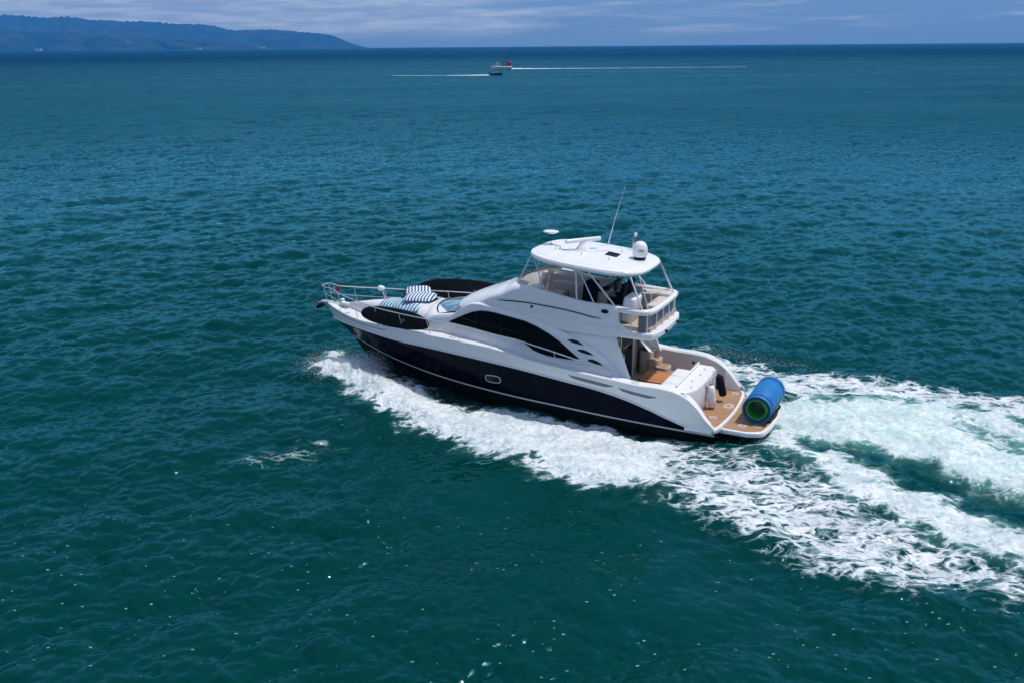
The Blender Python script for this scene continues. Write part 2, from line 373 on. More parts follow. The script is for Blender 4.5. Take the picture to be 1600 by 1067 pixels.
# ------------------------------------------------------------------ materials of the boats
def gelcoat(name, c, rough=0.22, dirt=0.04, spec=0.5, coat=0.25, ior=1.5):
    m = principled(name, c, rough, spec=spec, coat=coat); m.node_tree.nodes['Principled BSDF'].inputs['IOR'].default_value = ior; t = m.node_tree; N = NT(t); b = t.nodes['Principled BSDF']
    geo = N.n('ShaderNodeTexCoord').outputs['Object']
    n = N.noise(geo, 2.2, 5, 0.6)
    t.links.new(N.mix(N.step(n, .3, .75), c, tuple(v * (1 - dirt) for v in c)), b.inputs['Base Color'])
    t.links.new(N.step(N.noise(geo, 6.0, 3, 0.6), .3, .7, rough * .8, rough * 1.25), b.inputs['Roughness'])
    return m
M = {}
M['white'] = gelcoat('white_gelcoat', (0.84, 0.835, 0.825))
M['deck'] = gelcoat('white_nonskid', (0.76, 0.76, 0.75), 0.5, 0.07)
M['navy'] = gelcoat('navy_hull_paint', (0.0014, 0.0042, 0.013), 0.12, 0.3, 0.5, 0.0, 1.12)
M['bottom'] = gelcoat('dark_bottom_paint', (0.004, 0.008, 0.009), 0.5, 0.3, 0.5, 0.0, 1.1)
M['glass'] = principled('black_tinted_glass', (0.003, 0.004, 0.005), 0.08, spec=0.22)
M['trim'] = principled('black_rubber_trim', (0.008, 0.008, 0.010), 0.5, spec=0.25)
M['graytrim'] = principled('gray_vent_plastic', (0.17, 0.19, 0.21), 0.5)
M['steel'] = principled('polished_steel', (0.78, 0.78, 0.79), 0.28, metallic=0.7)
M['steel2'] = principled('white_painted_tube', (0.72, 0.72, 0.74), 0.3)
M['cream'] = principled('cream_vinyl', (0.60, 0.54, 0.48), 0.55)
M['stripe_gray'] = principled('pale_gray_stripe', (0.42, 0.43, 0.44), 0.4)
M['liner'] = principled('taupe_gelcoat', (0.58, 0.53, 0.50), 0.4)
M['white_vinyl'] = principled('white_vinyl', (0.78, 0.77, 0.76), 0.5)
M['beige'] = principled('beige_liner', (0.46, 0.37, 0.30), 0.55)
M['navy_cloth'] = principled('navy_cloth', (0.004, 0.006, 0.018), 0.8, spec=0.2)
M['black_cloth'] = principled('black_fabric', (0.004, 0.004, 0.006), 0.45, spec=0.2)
M['rope'] = principled('rope_white', (0.6, 0.58, 0.52), 0.9)
M['red'] = principled('red_cloth', (0.55, 0.03, 0.04), 0.7)
M['smoke'] = principled('smoked_panel', (0.20, 0.19, 0.20), 0.15)

def windshield_mat():
    m = principled('sky_reflection_glass', (0.09, 0.20, 0.26), 0.08, spec=0.8); t = m.node_tree; N = NT(t); b = t.nodes['Principled BSDF']
    o = N.n('ShaderNodeTexCoord').outputs['Object']
    n = N.noise(N.mapping(o, scale=(1.5, .8, 1)), 2.0, 3, .5, 1.2)
    t.links.new(N.mix(N.step(n, .42, .58), (0.20, 0.36, 0.44), (0.08, 0.17, 0.24)), b.inputs['Base Color'])  # pale sky reflection put into the glass colour as soft blotches
    return m
M['windshield'] = windshield_mat()

def teak_mat(name='teak_planks', axis=0, c1=(0.44, 0.25, 0.125), c2=(0.33, 0.175, 0.085), w=0.06, line=True):
    m = principled(name, c1, 0.6); t = m.node_tree; N = NT(t); b = t.nodes['Principled BSDF']
    o = N.n('ShaderNodeTexCoord').outputs['Object']; s = N.n('ShaderNodeSeparateXYZ', ins={0: o}).outputs
    q = N.math('MULTIPLY', s[axis], 1 / w); fr = N.math('FRACT', N.math('ADD', q, 100.0)); fl = N.math('FLOOR', q)
    wn = N.n('ShaderNodeTexWhiteNoise', noise_dimensions='1D', ins={'W': fl}).outputs[0]
    g = N.noise(N.mapping(o, scale=((60, 4, 4) if axis == 0 else (4, 60, 4))), 1.0, 4, .6)
    f = N.math('ADD', N.math('MULTIPLY', wn, .5), N.math('MULTIPLY', g, .6))
    c = N.mix(N.step(f, .2, .9), c1, c2)
    if line: c = N.mix(N.step(fr, .10, .04), c, (0.05, 0.035, 0.025))
    t.links.new(c, b.inputs['Base Color']); return m
M['teak'] = teak_mat(axis=1)
M['table'] = teak_mat('varnished_table', 1, (0.50, 0.20, 0.07), (0.38, 0.13, 0.04), .12, False)
M['wood'] = principled('red_wood_edge', (0.16, 0.035, 0.015), 0.25, coat=.5)

def stripe_mat(name, axis, period, c1, c2, duty=.5, extra=None):
    m = principled(name, c1, 0.85); t = m.node_tree; N = NT(t); b = t.nodes['Principled BSDF']
    o = N.n('ShaderNodeTexCoord').outputs['Object']; s = N.n('ShaderNodeSeparateXYZ', ins={0: o}).outputs
    wob = N.math('MULTIPLY', N.noise(o, 3.0, 2), .012)
    fr = N.math('FRACT', N.math('MULTIPLY_ADD', N.math('ADD', s[axis], wob), 1 / period, 100.0))
    c = N.mix(N.step(fr, duty - .03, duty + .03), c1, c2)
    t.links.new(c, b.inputs['Base Color']); return m
M['towel'] = stripe_mat('striped_towel', 0, 0.17, (0.66, 0.72, 0.75), (0.05, 0.24, 0.40), .48)
M['pillow'] = stripe_mat('striped_pillow', 0, 0.13, (0.74, 0.77, 0.79), (0.035, 0.11, 0.25), .5)

# ------------------------------------------------------------------ mesh builders
SPLIT = {'cockpit_coaming', 'aft_wing', 'platform_lift', 'cup_holder', 'door_frame', 'moulding', 'mullion', 'baluster', 'side_fairing', 'armrest',
         'bulwark_groove', 'window', 'canopy_post', 'top_post', 'seat_cushion', 'house_side', 'rub_rail', 'cockpit_liner', 'quarter_liner', 'style_line'}
class MB:
    def __init__(s): s.v = []; s.f = []; s.sm = []
    def add(s, vs, fs, smooth=True):
        n = len(s.v); s.v += [tuple(map(float, v)) for v in vs]; s.f += [tuple(i + n for i in f) for f in fs]; s.sm += [smooth] * len(fs); return s
    def box(s, c, size, rz=0, ry=0, rx=0, bev=0.0, smooth=False):
        bm = bmesh.new(); bmesh.ops.create_cube(bm, size=1)
        for v in bm.verts: v.co = Vector((v.co.x * size[0], v.co.y * size[1], v.co.z * size[2]))
        if bev > 0: bmesh.ops.bevel(bm, geom=bm.edges[:], offset=bev, segments=3, profile=.5, affect='EDGES'); smooth = True
        R = Matrix.Rotation(rz, 3, 'Z') @ Matrix.Rotation(ry, 3, 'Y') @ Matrix.Rotation(rx, 3, 'X')
        bm.verts.index_update(); vs = [R @ v.co + Vector(c) for v in bm.verts]; fs = [[v.index for v in f.verts] for f in bm.faces]; bm.free()
        return s.add(vs, fs, smooth)
    def tube(s, pts, r, seg=8, closed=False, cap=True):
        P = [Vector(p) for p in pts]; n = len(P); rr = r if hasattr(r, '__len__') else [r] * n
        T = []
        for i in range(n):
            a = P[(i - 1) % n] if (closed or i > 0) else P[0]; b = P[(i + 1) % n] if (closed or i < n - 1) else P[-1]
            T.append((b - a).normalized())
        up = Vector((0, 0, 1)) if abs(T[0].z) < .9 else Vector((1, 0, 0))
        x = T[0].cross(up).normalized(); vs = []
        for i in range(n):
            x = (x - T[i] * x.dot(T[i])).normalized(); y = T[i].cross(x)
            for k in range(seg):
                a = 2 * math.pi * k / seg; vs.append(P[i] + (x * math.cos(a) + y * math.sin(a)) * rr[i])
        fs = []
        m = n if closed else n - 1
        for i in range(m):
            j = (i + 1) % n
            for k in range(seg): fs.append((i * seg + k, i * seg + (k + 1) % seg, j * seg + (k + 1) % seg, j * seg + k))
        if cap and not closed: fs += [tuple(range(seg))[::-1], tuple((n - 1) * seg + k for k in range(seg))]
        return s.add(vs, fs)
    def lathe(s, prof, c=(0, 0, 0), seg=24, axis='Z', sx=1, sy=1):
        vs = []; 
        for r, z in prof:
            for k in range(seg):
                a = 2 * math.pi * k / seg; p = (r * math.cos(a) * sx, r * math.sin(a) * sy, z)
                if axis == 'Y': p = (p[0], p[2], p[1])
                if axis == 'X': p = (p[2], p[0], p[1])
                vs.append((p[0] + c[0], p[1] + c[1], p[2] + c[2]))
        fs = []
        for i in range(len(prof) - 1):
            for k in range(seg): fs.append((i * seg + k, i * seg + (k + 1) % seg, (i + 1) * seg + (k + 1) % seg, (i + 1) * seg + k))
        fs += [tuple(range(seg))[::-1], tuple((len(prof) - 1) * seg + k for k in range(seg))]
        return s.add(vs, fs)
    def grid(s, rows, flip=False, closed=False, smooth=True):
        n = len(rows[0]); vs = [p for r in rows for p in r]; fs = []
        for i in range(len(rows) - 1):
            for k in range(n if closed else n - 1):
                q = (i * n + k, i * n + (k + 1) % n, (i + 1) * n + (k + 1) % n, (i + 1) * n + k)
                fs.append(q[::-1] if flip else q)
        return s.add(vs, fs, smooth)
    def mirror(s):
        n = len(s.v); s.v += [(x, -y, z) for x, y, z in s.v]; s.f += [tuple(i + n for i in f)[::-1] for f in s.f]; s.sm += s.sm[:]; return s
    def prism(s, outline, z0, z1, bev=0.0, inset=None):
        """slab from a plan outline (x, y); z0, z1 numbers or functions of (x, y)"""
        f0 = z0 if callable(z0) else (lambda x, y: z0); f1 = z1 if callable(z1) else (lambda x, y: z1)
        n = len(outline)
        if bev:
            cx = sum(p[0] for p in outline) / n; cy = sum(p[1] for p in outline) / n
            def ins(p, d):
                l = math.hypot(p[0] - cx, p[1] - cy); return (p[0] - (p[0] - cx) / l * d, p[1] - (p[1] - cy) / l * d)
            rings = [(ins(p, bev), f0(*p)) for p in outline], [(p, f0(*p) + bev) for p in outline], [(p, f1(*p) - bev) for p in outline], [(ins(p, bev * .3), f1(*p) - bev * .3) for p in outline], [(ins(p, bev), f1(*p)) for p in outline]
        else: rings = [(p, f0(*p)) for p in outline], [(p, f1(*p)) for p in outline]
        vs = [(p[0], p[1], z) for r in rings for p, z in r]; fs = []
        for i in range(len(rings) - 1):
            for k in range(n): fs.append((i * n + k, i * n + (k + 1) % n, (i + 1) * n + (k + 1) % n, (i + 1) * n + k))
        s.add(vs, fs, bool(bev)); m = len(s.v) - len(vs)
        s.f += [tuple(m + k for k in range(n))[::-1], tuple(m + (len(rings) - 1) * n + k for k in range(n))]; s.sm += [False, False]
        return s
    def parts(s):
        """split the collected shapes into their connected pieces"""
        p = list(range(len(s.v)))
        def find(a):
            while p[a] != a: p[a] = p[p[a]]; a = p[a]
            return a
        for f in s.f:
            r = find(f[0])
            for i in f[1:]: p[find(i)] = r
        key = {}
        for i, v in enumerate(s.v):                       # pieces that share a point belong together
            k = (round(v[0], 4), round(v[1], 4), round(v[2], 4))
            if k in key: p[find(i)] = find(key[k])
            else: key[k] = i
        out = {}
        for f, sm in zip(s.f, s.sm):
            q = out.setdefault(find(f[0]), [{}, MB()]); m, t = q
            for i in f:
                if i not in m: m[i] = len(t.v); t.v.append(s.v[i])
            t.f.append(tuple(m[i] for i in f)); t.sm.append(sm)
        return [q[1] for q in out.values()]
    def build(s, name, mat, parent=None, fix=True, sharp=None, loc=None):
        if name in SPLIT:
            P = s.parts()
            if len(P) > 1: return [t.build_one(name, mat, parent, fix, sharp, loc) for t in P][0]
        return s.build_one(name, mat, parent, fix, sharp, loc)
    def build_one(s, name, mat, parent=None, fix=True, sharp=None, loc=None):
        me = bpy.data.meshes.new(name); me.from_pydata(s.v, [], s.f)
        me.polygons.foreach_set('use_smooth', s.sm)
        bm = bmesh.new(); bm.from_mesh(me); bmesh.ops.remove_doubles(bm, verts=bm.verts, dist=1e-5)
        if fix: bmesh.ops.recalc_face_normals(bm, faces=bm.faces)
        for e in bm.edges:
            if len(e.link_faces) == 2 and e.calc_face_angle(0) > math.radians(sharp or 42): e.smooth = False
        bm.to_mesh(me); bm.free()
        me.materials.append(mat)
        o = bpy.data.objects.new(name, me); col.objects.link(o)
        if parent: o.parent = parent
        if loc: o.location = loc
        return o

def interp(tab, x):
    return float(np.interp(x, [t[0] for t in tab], [t[1] for t in tab]))
def smooth_tab(tab, n=200):
    """monotone-ish smooth curve through a table (Catmull-Rom sampled)"""
    xs = np.array([t[0] for t in tab], float); ys = np.array([t[1] for t in tab], float)
    m = np.gradient(ys, xs); X = np.linspace(xs[0], xs[-1], n); out = []
    for x in X:
        i = min(max(np.searchsorted(xs, x) - 1, 0), len(xs) - 2); h = xs[i + 1] - xs[i]; t = (x - xs[i]) / h
        out.append((x, (2 * t ** 3 - 3 * t ** 2 + 1) * ys[i] + (t ** 3 - 2 * t ** 2 + t) * h * m[i] + (-2 * t ** 3 + 3 * t ** 2) * ys[i + 1] + (t ** 3 - t ** 2) * h * m[i + 1]))
    return out
def rr_outline(x0, x1, y0, y1, r, seg=5):
    o = []
    for cx, cy, a0 in ((x1 - r, y1 - r, 0), (x0 + r, y1 - r, 90), (x0 + r, y0 + r, 180), (x1 - r, y0 + r, 270)):
        for k in range(seg + 1):
            a = math.radians(a0 + 90 * k / seg); o.append((cx + r * math.cos(a), cy + r * math.sin(a)))
    return o
def patch(mb, top, bot, surf, off, thick, cols=40, rows=6, side=1):
    """a panel bounded by a top and a bottom curve in (x, z), laid on the surface y = surf(x, z)"""
    xs = np.linspace(max(top[0][0], bot[0][0]), min(top[-1][0], bot[-1][0]), cols)
    def ring(o):
        return [[(x, side * (surf(x, z) + o), z) for z in np.linspace(interp(bot, x), interp(top, x), rows)] for x in xs]
    A = ring(off); B = ring(off - thick)
    mb.grid(A); mb.grid(B, True)
    mb.grid([[r[0] for r in A], [r[0] for r in B]]); mb.grid([[r[-1] for r in A], [r[-1] for r in B]])
    mb.grid([A[0], B[0]]); mb.grid([A[-1], B[-1]])
    return mb

# ------------------------------------------------------------------ the motor yacht
yacht = empty('motor_yacht')
tag(yacht, 'large white motor yacht with navy blue hull and covered flybridge speeding through its own wash', 'yacht')
hd, tr = 2.66774, 0.0018
Fw = Vector((math.cos(hd) * math.cos(tr), math.sin(hd) * math.cos(tr), math.sin(tr))); Pt = Vector((-math.sin(hd), math.cos(hd), 0)); Up = Fw.cross(Pt)
YM = Matrix(((Fw.x, Pt.x, Up.x, 7.60853), (Fw.y, Pt.y, Up.y, 30.19753), (Fw.z, Pt.z, Up.z, 0), (0, 0, 0, 1)))
yacht.matrix_world = YM

def YH(x):                                     # half beam at the deck edge
    if x > 7: return 2.35 * max(0.0, 1 - (max(0, x - 7) / 10.45) ** 2.4) ** 0.92
    return 2.35 - .2 * ((7 - x) / 7) ** 2
SHEER = smooth_tab([(0.0, .60), (.22, .78), (.56, 1.20), (.95, 1.52), (1.4, 1.69), (1.9, 1.74), (2.69, 1.74), (3.44, 1.80), (4.5, 1.88), (5.47, 1.95), (6.74, 2.08), (7.4, 2.19), (8.03, 2.27), (9.47, 2.34), (10.8, 2.35), (12.27, 2.32), (14.0, 2.22), (15.5, 2.22), (16.6, 2.30), (17.5, 2.40)])
NAVY = smooth_tab([(0.0, .46), (.85, .48), (1.51, .67), (2.37, .96), (3.21, 1.19), (4.27, 1.38), (5.35, 1.49), (7.36, 1.69), (8.33, 1.76), (9.72, 1.83), (11.0, 1.86), (12.6, 1.83), (14.3, 1.83), (15.4, 1.80), (16.4, 1.76), (17.5, 1.76)])
BOOT = smooth_tab([(0.0, .29), (1.54, .32), (3.95, .385), (5.41, .45), (7.45, .52), (9.93, .585), (10.96, .615), (12.16, .68), (14, .82), (15.2, .96), (17.5, 1.2)])
STEM = [(-0.9, 13.0), (-.3, 14.6), (.2, 15.5), (.51, 15.72), (.72, 15.88), (.98, 16.03), (1.19, 16.3), (1.42, 16.56), (1.76, 16.98), (2.1, 17.32), (2.4, 17.5)]

def half(x, z, e=0.0):
    """half breadth of the hull at station x and height z"""
    t = min(max((z - .2) / 1.6, -0.6), 1.3)
    B = 2.13 + .17 * min(max(t, 0), 1) + (.1 * t if t < 0 else 0)
    B -= .16 * max(0, (6 - x) / 6) ** 2
    xs = interp(STEM, z); xm = 6.2 + 1.2 * max(t, 0); p = 1.75 + .75 * min(max(t, 0), 1)
    u = max(0.0, (x - xm) / (xs - xm))
    return max(0.0, B * (1 - min(1, u) ** p)) if u < 1 else 0.0
def level(zf, n=90, x0=0.0, blend=0.0):
    """points of a hull level line from stern to stem"""
    xs = 16.5
    for _ in range(30): xs = interp(STEM, zf(xs))
    out = []
    for i in range(n):
        u = i / (n - 1); u = 1 - (1 - u) ** 1.5
        x = x0 + (xs - x0) * u; z = zf(x); y = half(x, z)
        if blend: y = y * (1 - blend) + YH(x) * blend
        out.append((x, 0.0 if i == n - 1 else y, z))
    return out
zn = lambda x: interp(NAVY, x); zb = lambda x: interp(BOOT, x); zs = lambda x: interp(SHEER, x)
def sheer_line(n=90, dy=0.0, dz=0.0):
    out = []
    for i in range(n):
        u = i / (n - 1); u = 1 - (1 - u) ** 1.5; x = 17.45 * u
        out.append((x, max(0.0, YH(x) - dy) if i < n - 1 else 0.0, zs(x) + dz))
    return out
mb = MB(); keel = [[(x, max(0, y - .0), z) for x, y, z in level(lambda x: -.35)], level(lambda x: 0.02), level(lambda x: zb(x) - .03)]
mb.grid(keel); mb.mirror(); bottom = mb.build('hull_bottom', M['bottom'], yacht)
mb = MB(); mb.grid([level(lambda x: zb(x) - .03), [(x, y + .006 if y > 0 else 0, z) for x, y, z in level(lambda x: zb(x) - .02)], [(x, y + .006 if y > 0 else 0, z) for x, y, z in level(lambda x: zb(x) + .02)], level(lambda x: zb(x) + .03)]); mb.mirror()
mb.build('boot_stripe', M['stripe_gray'], yacht)
mb = MB(); rows = []
for k in range(9):
    w = k / 8; rows.append(level(lambda x, w=w: (zb(x) + .03) * (1 - w) + zn(x) * w, blend=.35 * w ** 2))
mb.grid(rows); mb.mirror(); hull = mb.build('hull', M['navy'], yacht)
nl = level(zn, blend=.35)
mb = MB(); sl = sheer_line(); rows = []
for w in (0, .12, .4, .75, .93, 1):
    rows.append([(a[0] * (1 - w) + b[0] * w, (a[1] * (1 - w) + b[1] * w), a[2] * (1 - w) + b[2] * w) for a, b in zip(nl, sl)])
inn = sheer_line(dy=.10, dz=.012)
rows.append([(x, max(0, y - .02), z + .022) for x, y, z in sl]); rows.append([(x - .1 * (i / 89) ** 8, y, z + .012) for i, (x, y, z) in enumerate(inn)])
mb.grid(rows); mb.mirror()
mb.build('topsides', M['white'], yacht)
# a bright rub rail along the paint line
mb = MB(); mb.tube([(x, y + .012, z + .01) for x, y, z in nl[3:-1]] + [(nl[-1][0] + .02, 0, nl[-1][2] + .01)], .028, 8); mb.mirror(); mb.build('rub_rail', M['steel2'], yacht)
# transom
mb = MB()
def sect(x): return [(x, half(x, z) * (1 if z < zn(x) else 1), z) for z in np.linspace(-.35, zn(x), 8)]
s0 = sect(0.0); mb.grid([s0, [(x, -y, z) for x, y, z in s0]]); mb.build('transom', M['navy'], yacht)

# decks: side decks and foredeck with the raised trunk
TRUNK = [(9.5, 2.9), (10.6, 2.95), (11.7, 3.04), (12.4, 3.04), (13.2, 2.98), (14.2, 2.84), (15.1, 2.70), (16.15, 2.50), (16.7, 2.36), (17.2, 2.36)]
def trunk_half(x): return max(.02, min(1.86 - .065 * max(0, x - 8) ** 1.6, YH(x) - .42 - .04 * max(0, x - 13)))
mb = MB(); rows = []
xs_ = np.concatenate([np.linspace(3.3, 11.5, 30), np.linspace(11.7, 17.1, 40)])
for x in xs_:
    zd = zs(x) + .005; r = [(x, max(0.015, YH(x) - .10), zd + .008), (x, max(.012, YH(x) - .13), zd - .02)]
    if x < 9.4:
        r += [(x, 1.70, zd - .02)] + [(x, 1.70 - .01 * k, zd - .02) for k in range(1, 16)]
    else:
        yt = trunk_half(x); zc = max(interp(TRUNK, x), zd); yt = min(yt, max(.01, YH(x) - .16))
        hgt = max(0.0, zc - zd + .02)
        r += [(x, yt, zd - .02)]
        nn = 2.6
        for k in range(1, 16):
            a = math.pi / 2 * k / 15; r.append((x, yt * math.cos(a) ** (2 / nn), zd - .02 + hgt * math.sin(a) ** (2 / nn)))
    rows.append(r)
mb.grid(rows); mb.mirror(); mb.build('deck', M['deck'], yacht)

# cockpit: floor, coamings, bulkhead
FL = 0.86
mb = MB()
mb.prism(rr_outline(1.05, 4.1, -1.9, 1.9, .05), FL - .1, FL); mb.build('cockpit_floor', M['beige'], yacht)
def coaming_rows():
    rows = []
    for x in list(np.linspace(.12, 1.6, 14)) + list(np.linspace(1.8, 3.6, 10)):
        z = zs(x) + .012; yo = YH(x) - .10; wi = .20 * sstep(np.array(x), 0.0, 1.3)
        yi = yo - .10 - wi
        rows.append([(x, yo, z), (x, yo - .05, z + .03), (x, yi + .05, z + .03), (x, yi, z - .03)])
    return rows
def liner_rows():
    rows = []
    for r in coaming_rows():
        x, yi, z = r[-1]; z += .03
        rows.append([(x, yi, z - .028), (x, yi - .02, max(.52, min(z - .12, 1.3))), (x, yi - .03, .5 if x < .9 else FL - .02)])
    return rows
mb = MB(); mb.grid(coaming_rows()); mb.mirror(); mb.build('cockpit_coaming', M['white'], yacht)
mb = MB(); mb.grid([r for r in liner_rows()[5:]]); mb.mirror(); mb.build('cockpit_liner', M['liner'], yacht)
mb = MB(); mb.grid([r for r in liner_rows()[:6]]); mb.mirror(); mb.build('quarter_liner', M['white'], yacht)

# platforms
def arc_edge(x_in, x_out, half_w, bulge, n=24, corner=.35):
    o = [(x_in, half_w)]
    for i in range(n + 1):
        t = -1 + 2 * i / n; y = -t * half_w; e = abs(t)
        x = x_out + bulge * e ** 2 + (corner * max(0, (e - .8) / .2) ** 2 if corner else 0)
        o.append((x, y))
    o.append((x_in, -half_w)); return o
plat = arc_edge(1.0, -.22, 2.13, .18, corner=.12)
mb = MB(); mb.prism(plat[::-1], .36, .545, bev=.05); p1 = mb.build('swim_platform', M['white'], yacht)
ins = [(x + .09 if i not in (0, len(plat) - 1) else x, y * .955) for i, (x, y) in enumerate(plat)]
mb = MB(); mb.prism(ins[::-1], .53, .551); mb.build('teak_panel', M['teak'], p1)
mb = MB(); mb.tube([(x - .035, y * 1.003, .44) for x, y in plat[1:-1]], .035, 8); mb.build('rub_strip', M['graytrim'], p1)
ext = arc_edge(-.22, -1.62, 1.66, .22, corner=.42)
ext = [(x if 0 < i < len(ext) - 1 else -.06, y) for i, (x, y) in enumerate(ext)]
mb = MB(); mb.prism(ext[::-1], .30, .475, bev=.05); p2 = mb.build('hydraulic_platform', M['white'], yacht)
ins = [(x + .09 if 0 < i < len(ext) - 1 else x - .08, y * .945) for i, (x, y) in enumerate(ext)]
ins = [(x - (.0), y) for x, y in ins]
mb = MB(); mb.prism(ins[::-1], .46, .481); mb.build('teak_panel', M['teak'], p2)
def ring(mb, x, y, z, r, sx=1.0, rz=0.0, w=.028):
    c, s = math.cos(rz), math.sin(rz); P = []
    for q in (r, r - w):
        P.append([(x + (math.cos(a) * q * sx) * c - math.sin(a) * q * s, y + math.cos(a) * q * sx * s + math.sin(a) * q * c, z) for a in np.linspace(0, 2 * math.pi, 33)[:-1]])
    mb.grid([P[0], P[1]], closed=True)
for (x, y, r, sx) in ((.33, 1.0, .125, 1), (.22, -1.62, .125, 1), (.12, -.28, .24, .72)):
    mb = MB(); ring(mb, x, y, .5555, r, sx)
    if sx != 1:
        for k in range(9):
            a = k * 2 * math.pi / 9; mb.box((x + .10 * math.cos(a), y + .15 * math.sin(a), .5555), (.055, .05, .003), rz=a)
    else:
        for k in range(5): a = k * 1.257; mb.box((x + .05 * math.cos(a), y + .05 * math.sin(a), .5555), (.04, .02, .003), rz=a)
    mb.build('inlaid_emblem', M['white'], p1)
for (x, y) in ((-.72, 1.12), (-1.17, .94)):
    mb = MB(); ring(mb, x, y, .4855, .135)
    for k in range(5): a = k * 1.257; mb.box((x + .055 * math.cos(a), y + .055 * math.sin(a), .4855), (.05, .02, .003), rz=a)
    mb.build('inlaid_emblem', M['white'], p2)
mb = MB()
for y in (-1.0, 1.0): mb.box((-.05, y, .2), (.5, .18, .2), bev=.02)
mb.build('platform_lift', M['bottom'], p2)

# aft bench and transom locker
mb = MB(); mb.prism([(1.62, -1.30), (1.62, 1.62), (1.5, 1.78), (1.12, 1.80), (.88, 1.30), (.80, .0), (.82, -1.0), (1.0, -1.26)][::-1], .5, lambda x, y: 1.60 - .10 * max(0, (1.0 - x)) , bev=.07)
lock = mb.build('transom_locker', M['white'], yacht)
mb = MB(); mb.box((1.52, .15, 1.66), (.05, 2.7, .10), bev=.02); mb.build('locker_seam', M['white_vinyl'], lock)
mb = MB()
for x, y in ((1.2, -.8), (1.15, -.1), (1.25, .6), (1.1, 1.2)): mb.lathe([(.028, 1.585), (.028, 1.612)], (x, y, 0), 10)
mb.build('cup_holder', M['graytrim'], lock)
mb = MB(); mb.box((1.92, .35, 1.12), (.62, 2.5, .5), bev=.06); b = mb.build('aft_bench', M['white_vinyl'], yacht)
mb = MB()
for k in range(3): mb.box((1.95, -.45 + .82 * k, 1.41), (.56, .80, .12), bev=.045)
mb.build('seat_cushion', M['white_vinyl'], b)
# table
tb = empty('cockpit_table', (2.74, .02, 0), yacht)
mb = MB(); mb.prism([(-.47, -.62), (.40, -.62), (.47, -.45), (.47, .50), (.38, .60), (-.47, .60)], 1.31, 1.35, bev=.01); mb.build('table_top', M['table'], tb)
mb = MB(); mb.prism([(-.50, -.65), (.43, -.65), (.50, -.47), (.50, .53), (.41, .63), (-.50, .63)], 1.285, 1.325, bev=.01); mb.build('table_edge', M['wood'], tb)
mb = MB(); mb.lathe([(.2, FL), (.2, FL + .03), (.05, FL + .06), (.05, 1.29)], seg=16); mb.build('table_leg', M['steel'], tb)
# bulkhead with the dark saloon door
mb = MB(); mb.box((4.02, -.10, 2.0), (.06, 3.2, 2.5)); bk = mb.build('saloon_bulkhead', M['beige'], yacht)
mb = MB(); mb.box((3.975, .28, 1.95), (.03, 2.25, 2.05)); mb.build('sliding_door', M['glass'], bk)
mb = MB(); mb.box((3.95, -.88, 1.95), (.05, .06, 2.1)); mb.box((3.95, .45, 1.95), (.04, .05, 2.05)); mb.build('door_frame', M['white'], bk)
mb = MB(); mb.tube([(3.90, .45, 1.5), (3.80, .45, 1.55), (3.80, .45, 2.1), (3.9, .45, 2.15)], .018); mb.build('door_handle', M['steel'], bk)
# moulded steps up to the starboard side deck
for k, (x, y, z, w) in enumerate(((3.62, -1.62, 1.74, .46), (3.30, -1.55, 1.50, .46), (2.92, -1.42, 1.28, .46), (2.48, -1.36, 1.06, .48))):
    mb = MB(); mb.prism(rr_outline(x - .26, x + .26, y - .28, y + .30, .16), FL - .02, z, bev=.03); st = mb.build('boarding_step', M['beige'], yacht)
    mb = MB(); mb.prism(rr_outline(x - .17, x + .17, y - .20, y + .22, .06), z - .01, z + .006); mb.build('teak_pad', M['teak'], st)
mb = MB(); mb.lathe([(.055, 0), (.055, .03)], (0, 0, 0), 12, 'Y'); mb.build('speaker_grille', M['trim'], yacht, loc=(1.9, -1.85, 1.42))
mb = MB(); mb.box((1.55, -1.86, 1.36), (.2, .03, .07), bev=.01); mb.build('hawse_pocket', M['trim'], yacht)

# ---------------- house
def yb_(x): return 1.86 - .045 * max(0, x - 8) ** 2
def YS(x, z): return yb_(x) - .10 * (z - 2.1)
ARCH = smooth_tab([(3.45, 1.75), (3.73, 2.02), (3.93, 2.24), (4.26, 2.48), (4.82, 2.74), (5.37, 2.95), (5.95, 3.12), (6.66, 3.33), (7.28, 3.46), (7.87, 3.53), (8.62, 3.62), (9.05, 3.64), (9.41, 3.60), (9.88, 3.36), (10.33, 3.02), (10.82, 2.66), (11.05, 2.42)], 120)
mb = MB(); rows = []
for x, z in ARCH:
    z0 = zs(x) - .03; z = max(z, z0 + .01)
    r = [(x, YS(x, zz), zz) for zz in np.linspace(z0, z, 8)]
    r += [(x, YS(x, z) - .015, z + .025), (x, YS(x, z) - .05, z + .04), (x, YS(x, z) - .16, z + .045), (x, YS(x, z) - .5, z - .05)]
    rows.append(r)
mb.grid(rows); mb.mirror(); house = mb.build('house_side', M['white'], yacht)
# moulded line low on the house side
mb = MB(); mb.tube([(x, YS(x, z) + .004, z) for x, z in [(4.6, 2.08), (6, 2.10), (7.3, 2.40), (8.5, 2.58), (9.6, 2.60), (10.6, 2.50)]], .018, 6); mb.mirror(); mb.build('moulding', M['white'], house)
W_TOP = [(4.97, 2.225), (5.29, 2.43), (5.68, 2.70), (6.16, 2.95), (6.65, 3.15), (7.13, 3.29), (7.76, 3.37), (8.34, 3.44), (8.67, 3.45), (8.98, 3.43), (9.32, 3.34), (9.66, 3.19), (10.05, 2.99), (10.42, 2.80)]
W_BOT = [(4.97, 2.205), (5.2, 2.175), (5.43, 2.165), (5.9, 2.165), (6.2, 2.18), (6.5, 2.23), (6.75, 2.30), (6.95, 2.42), (7.13, 2.50), (7.4, 2.56), (7.62, 2.59), (8.58, 2.70), (9.38, 2.77), (10.42, 2.79)]
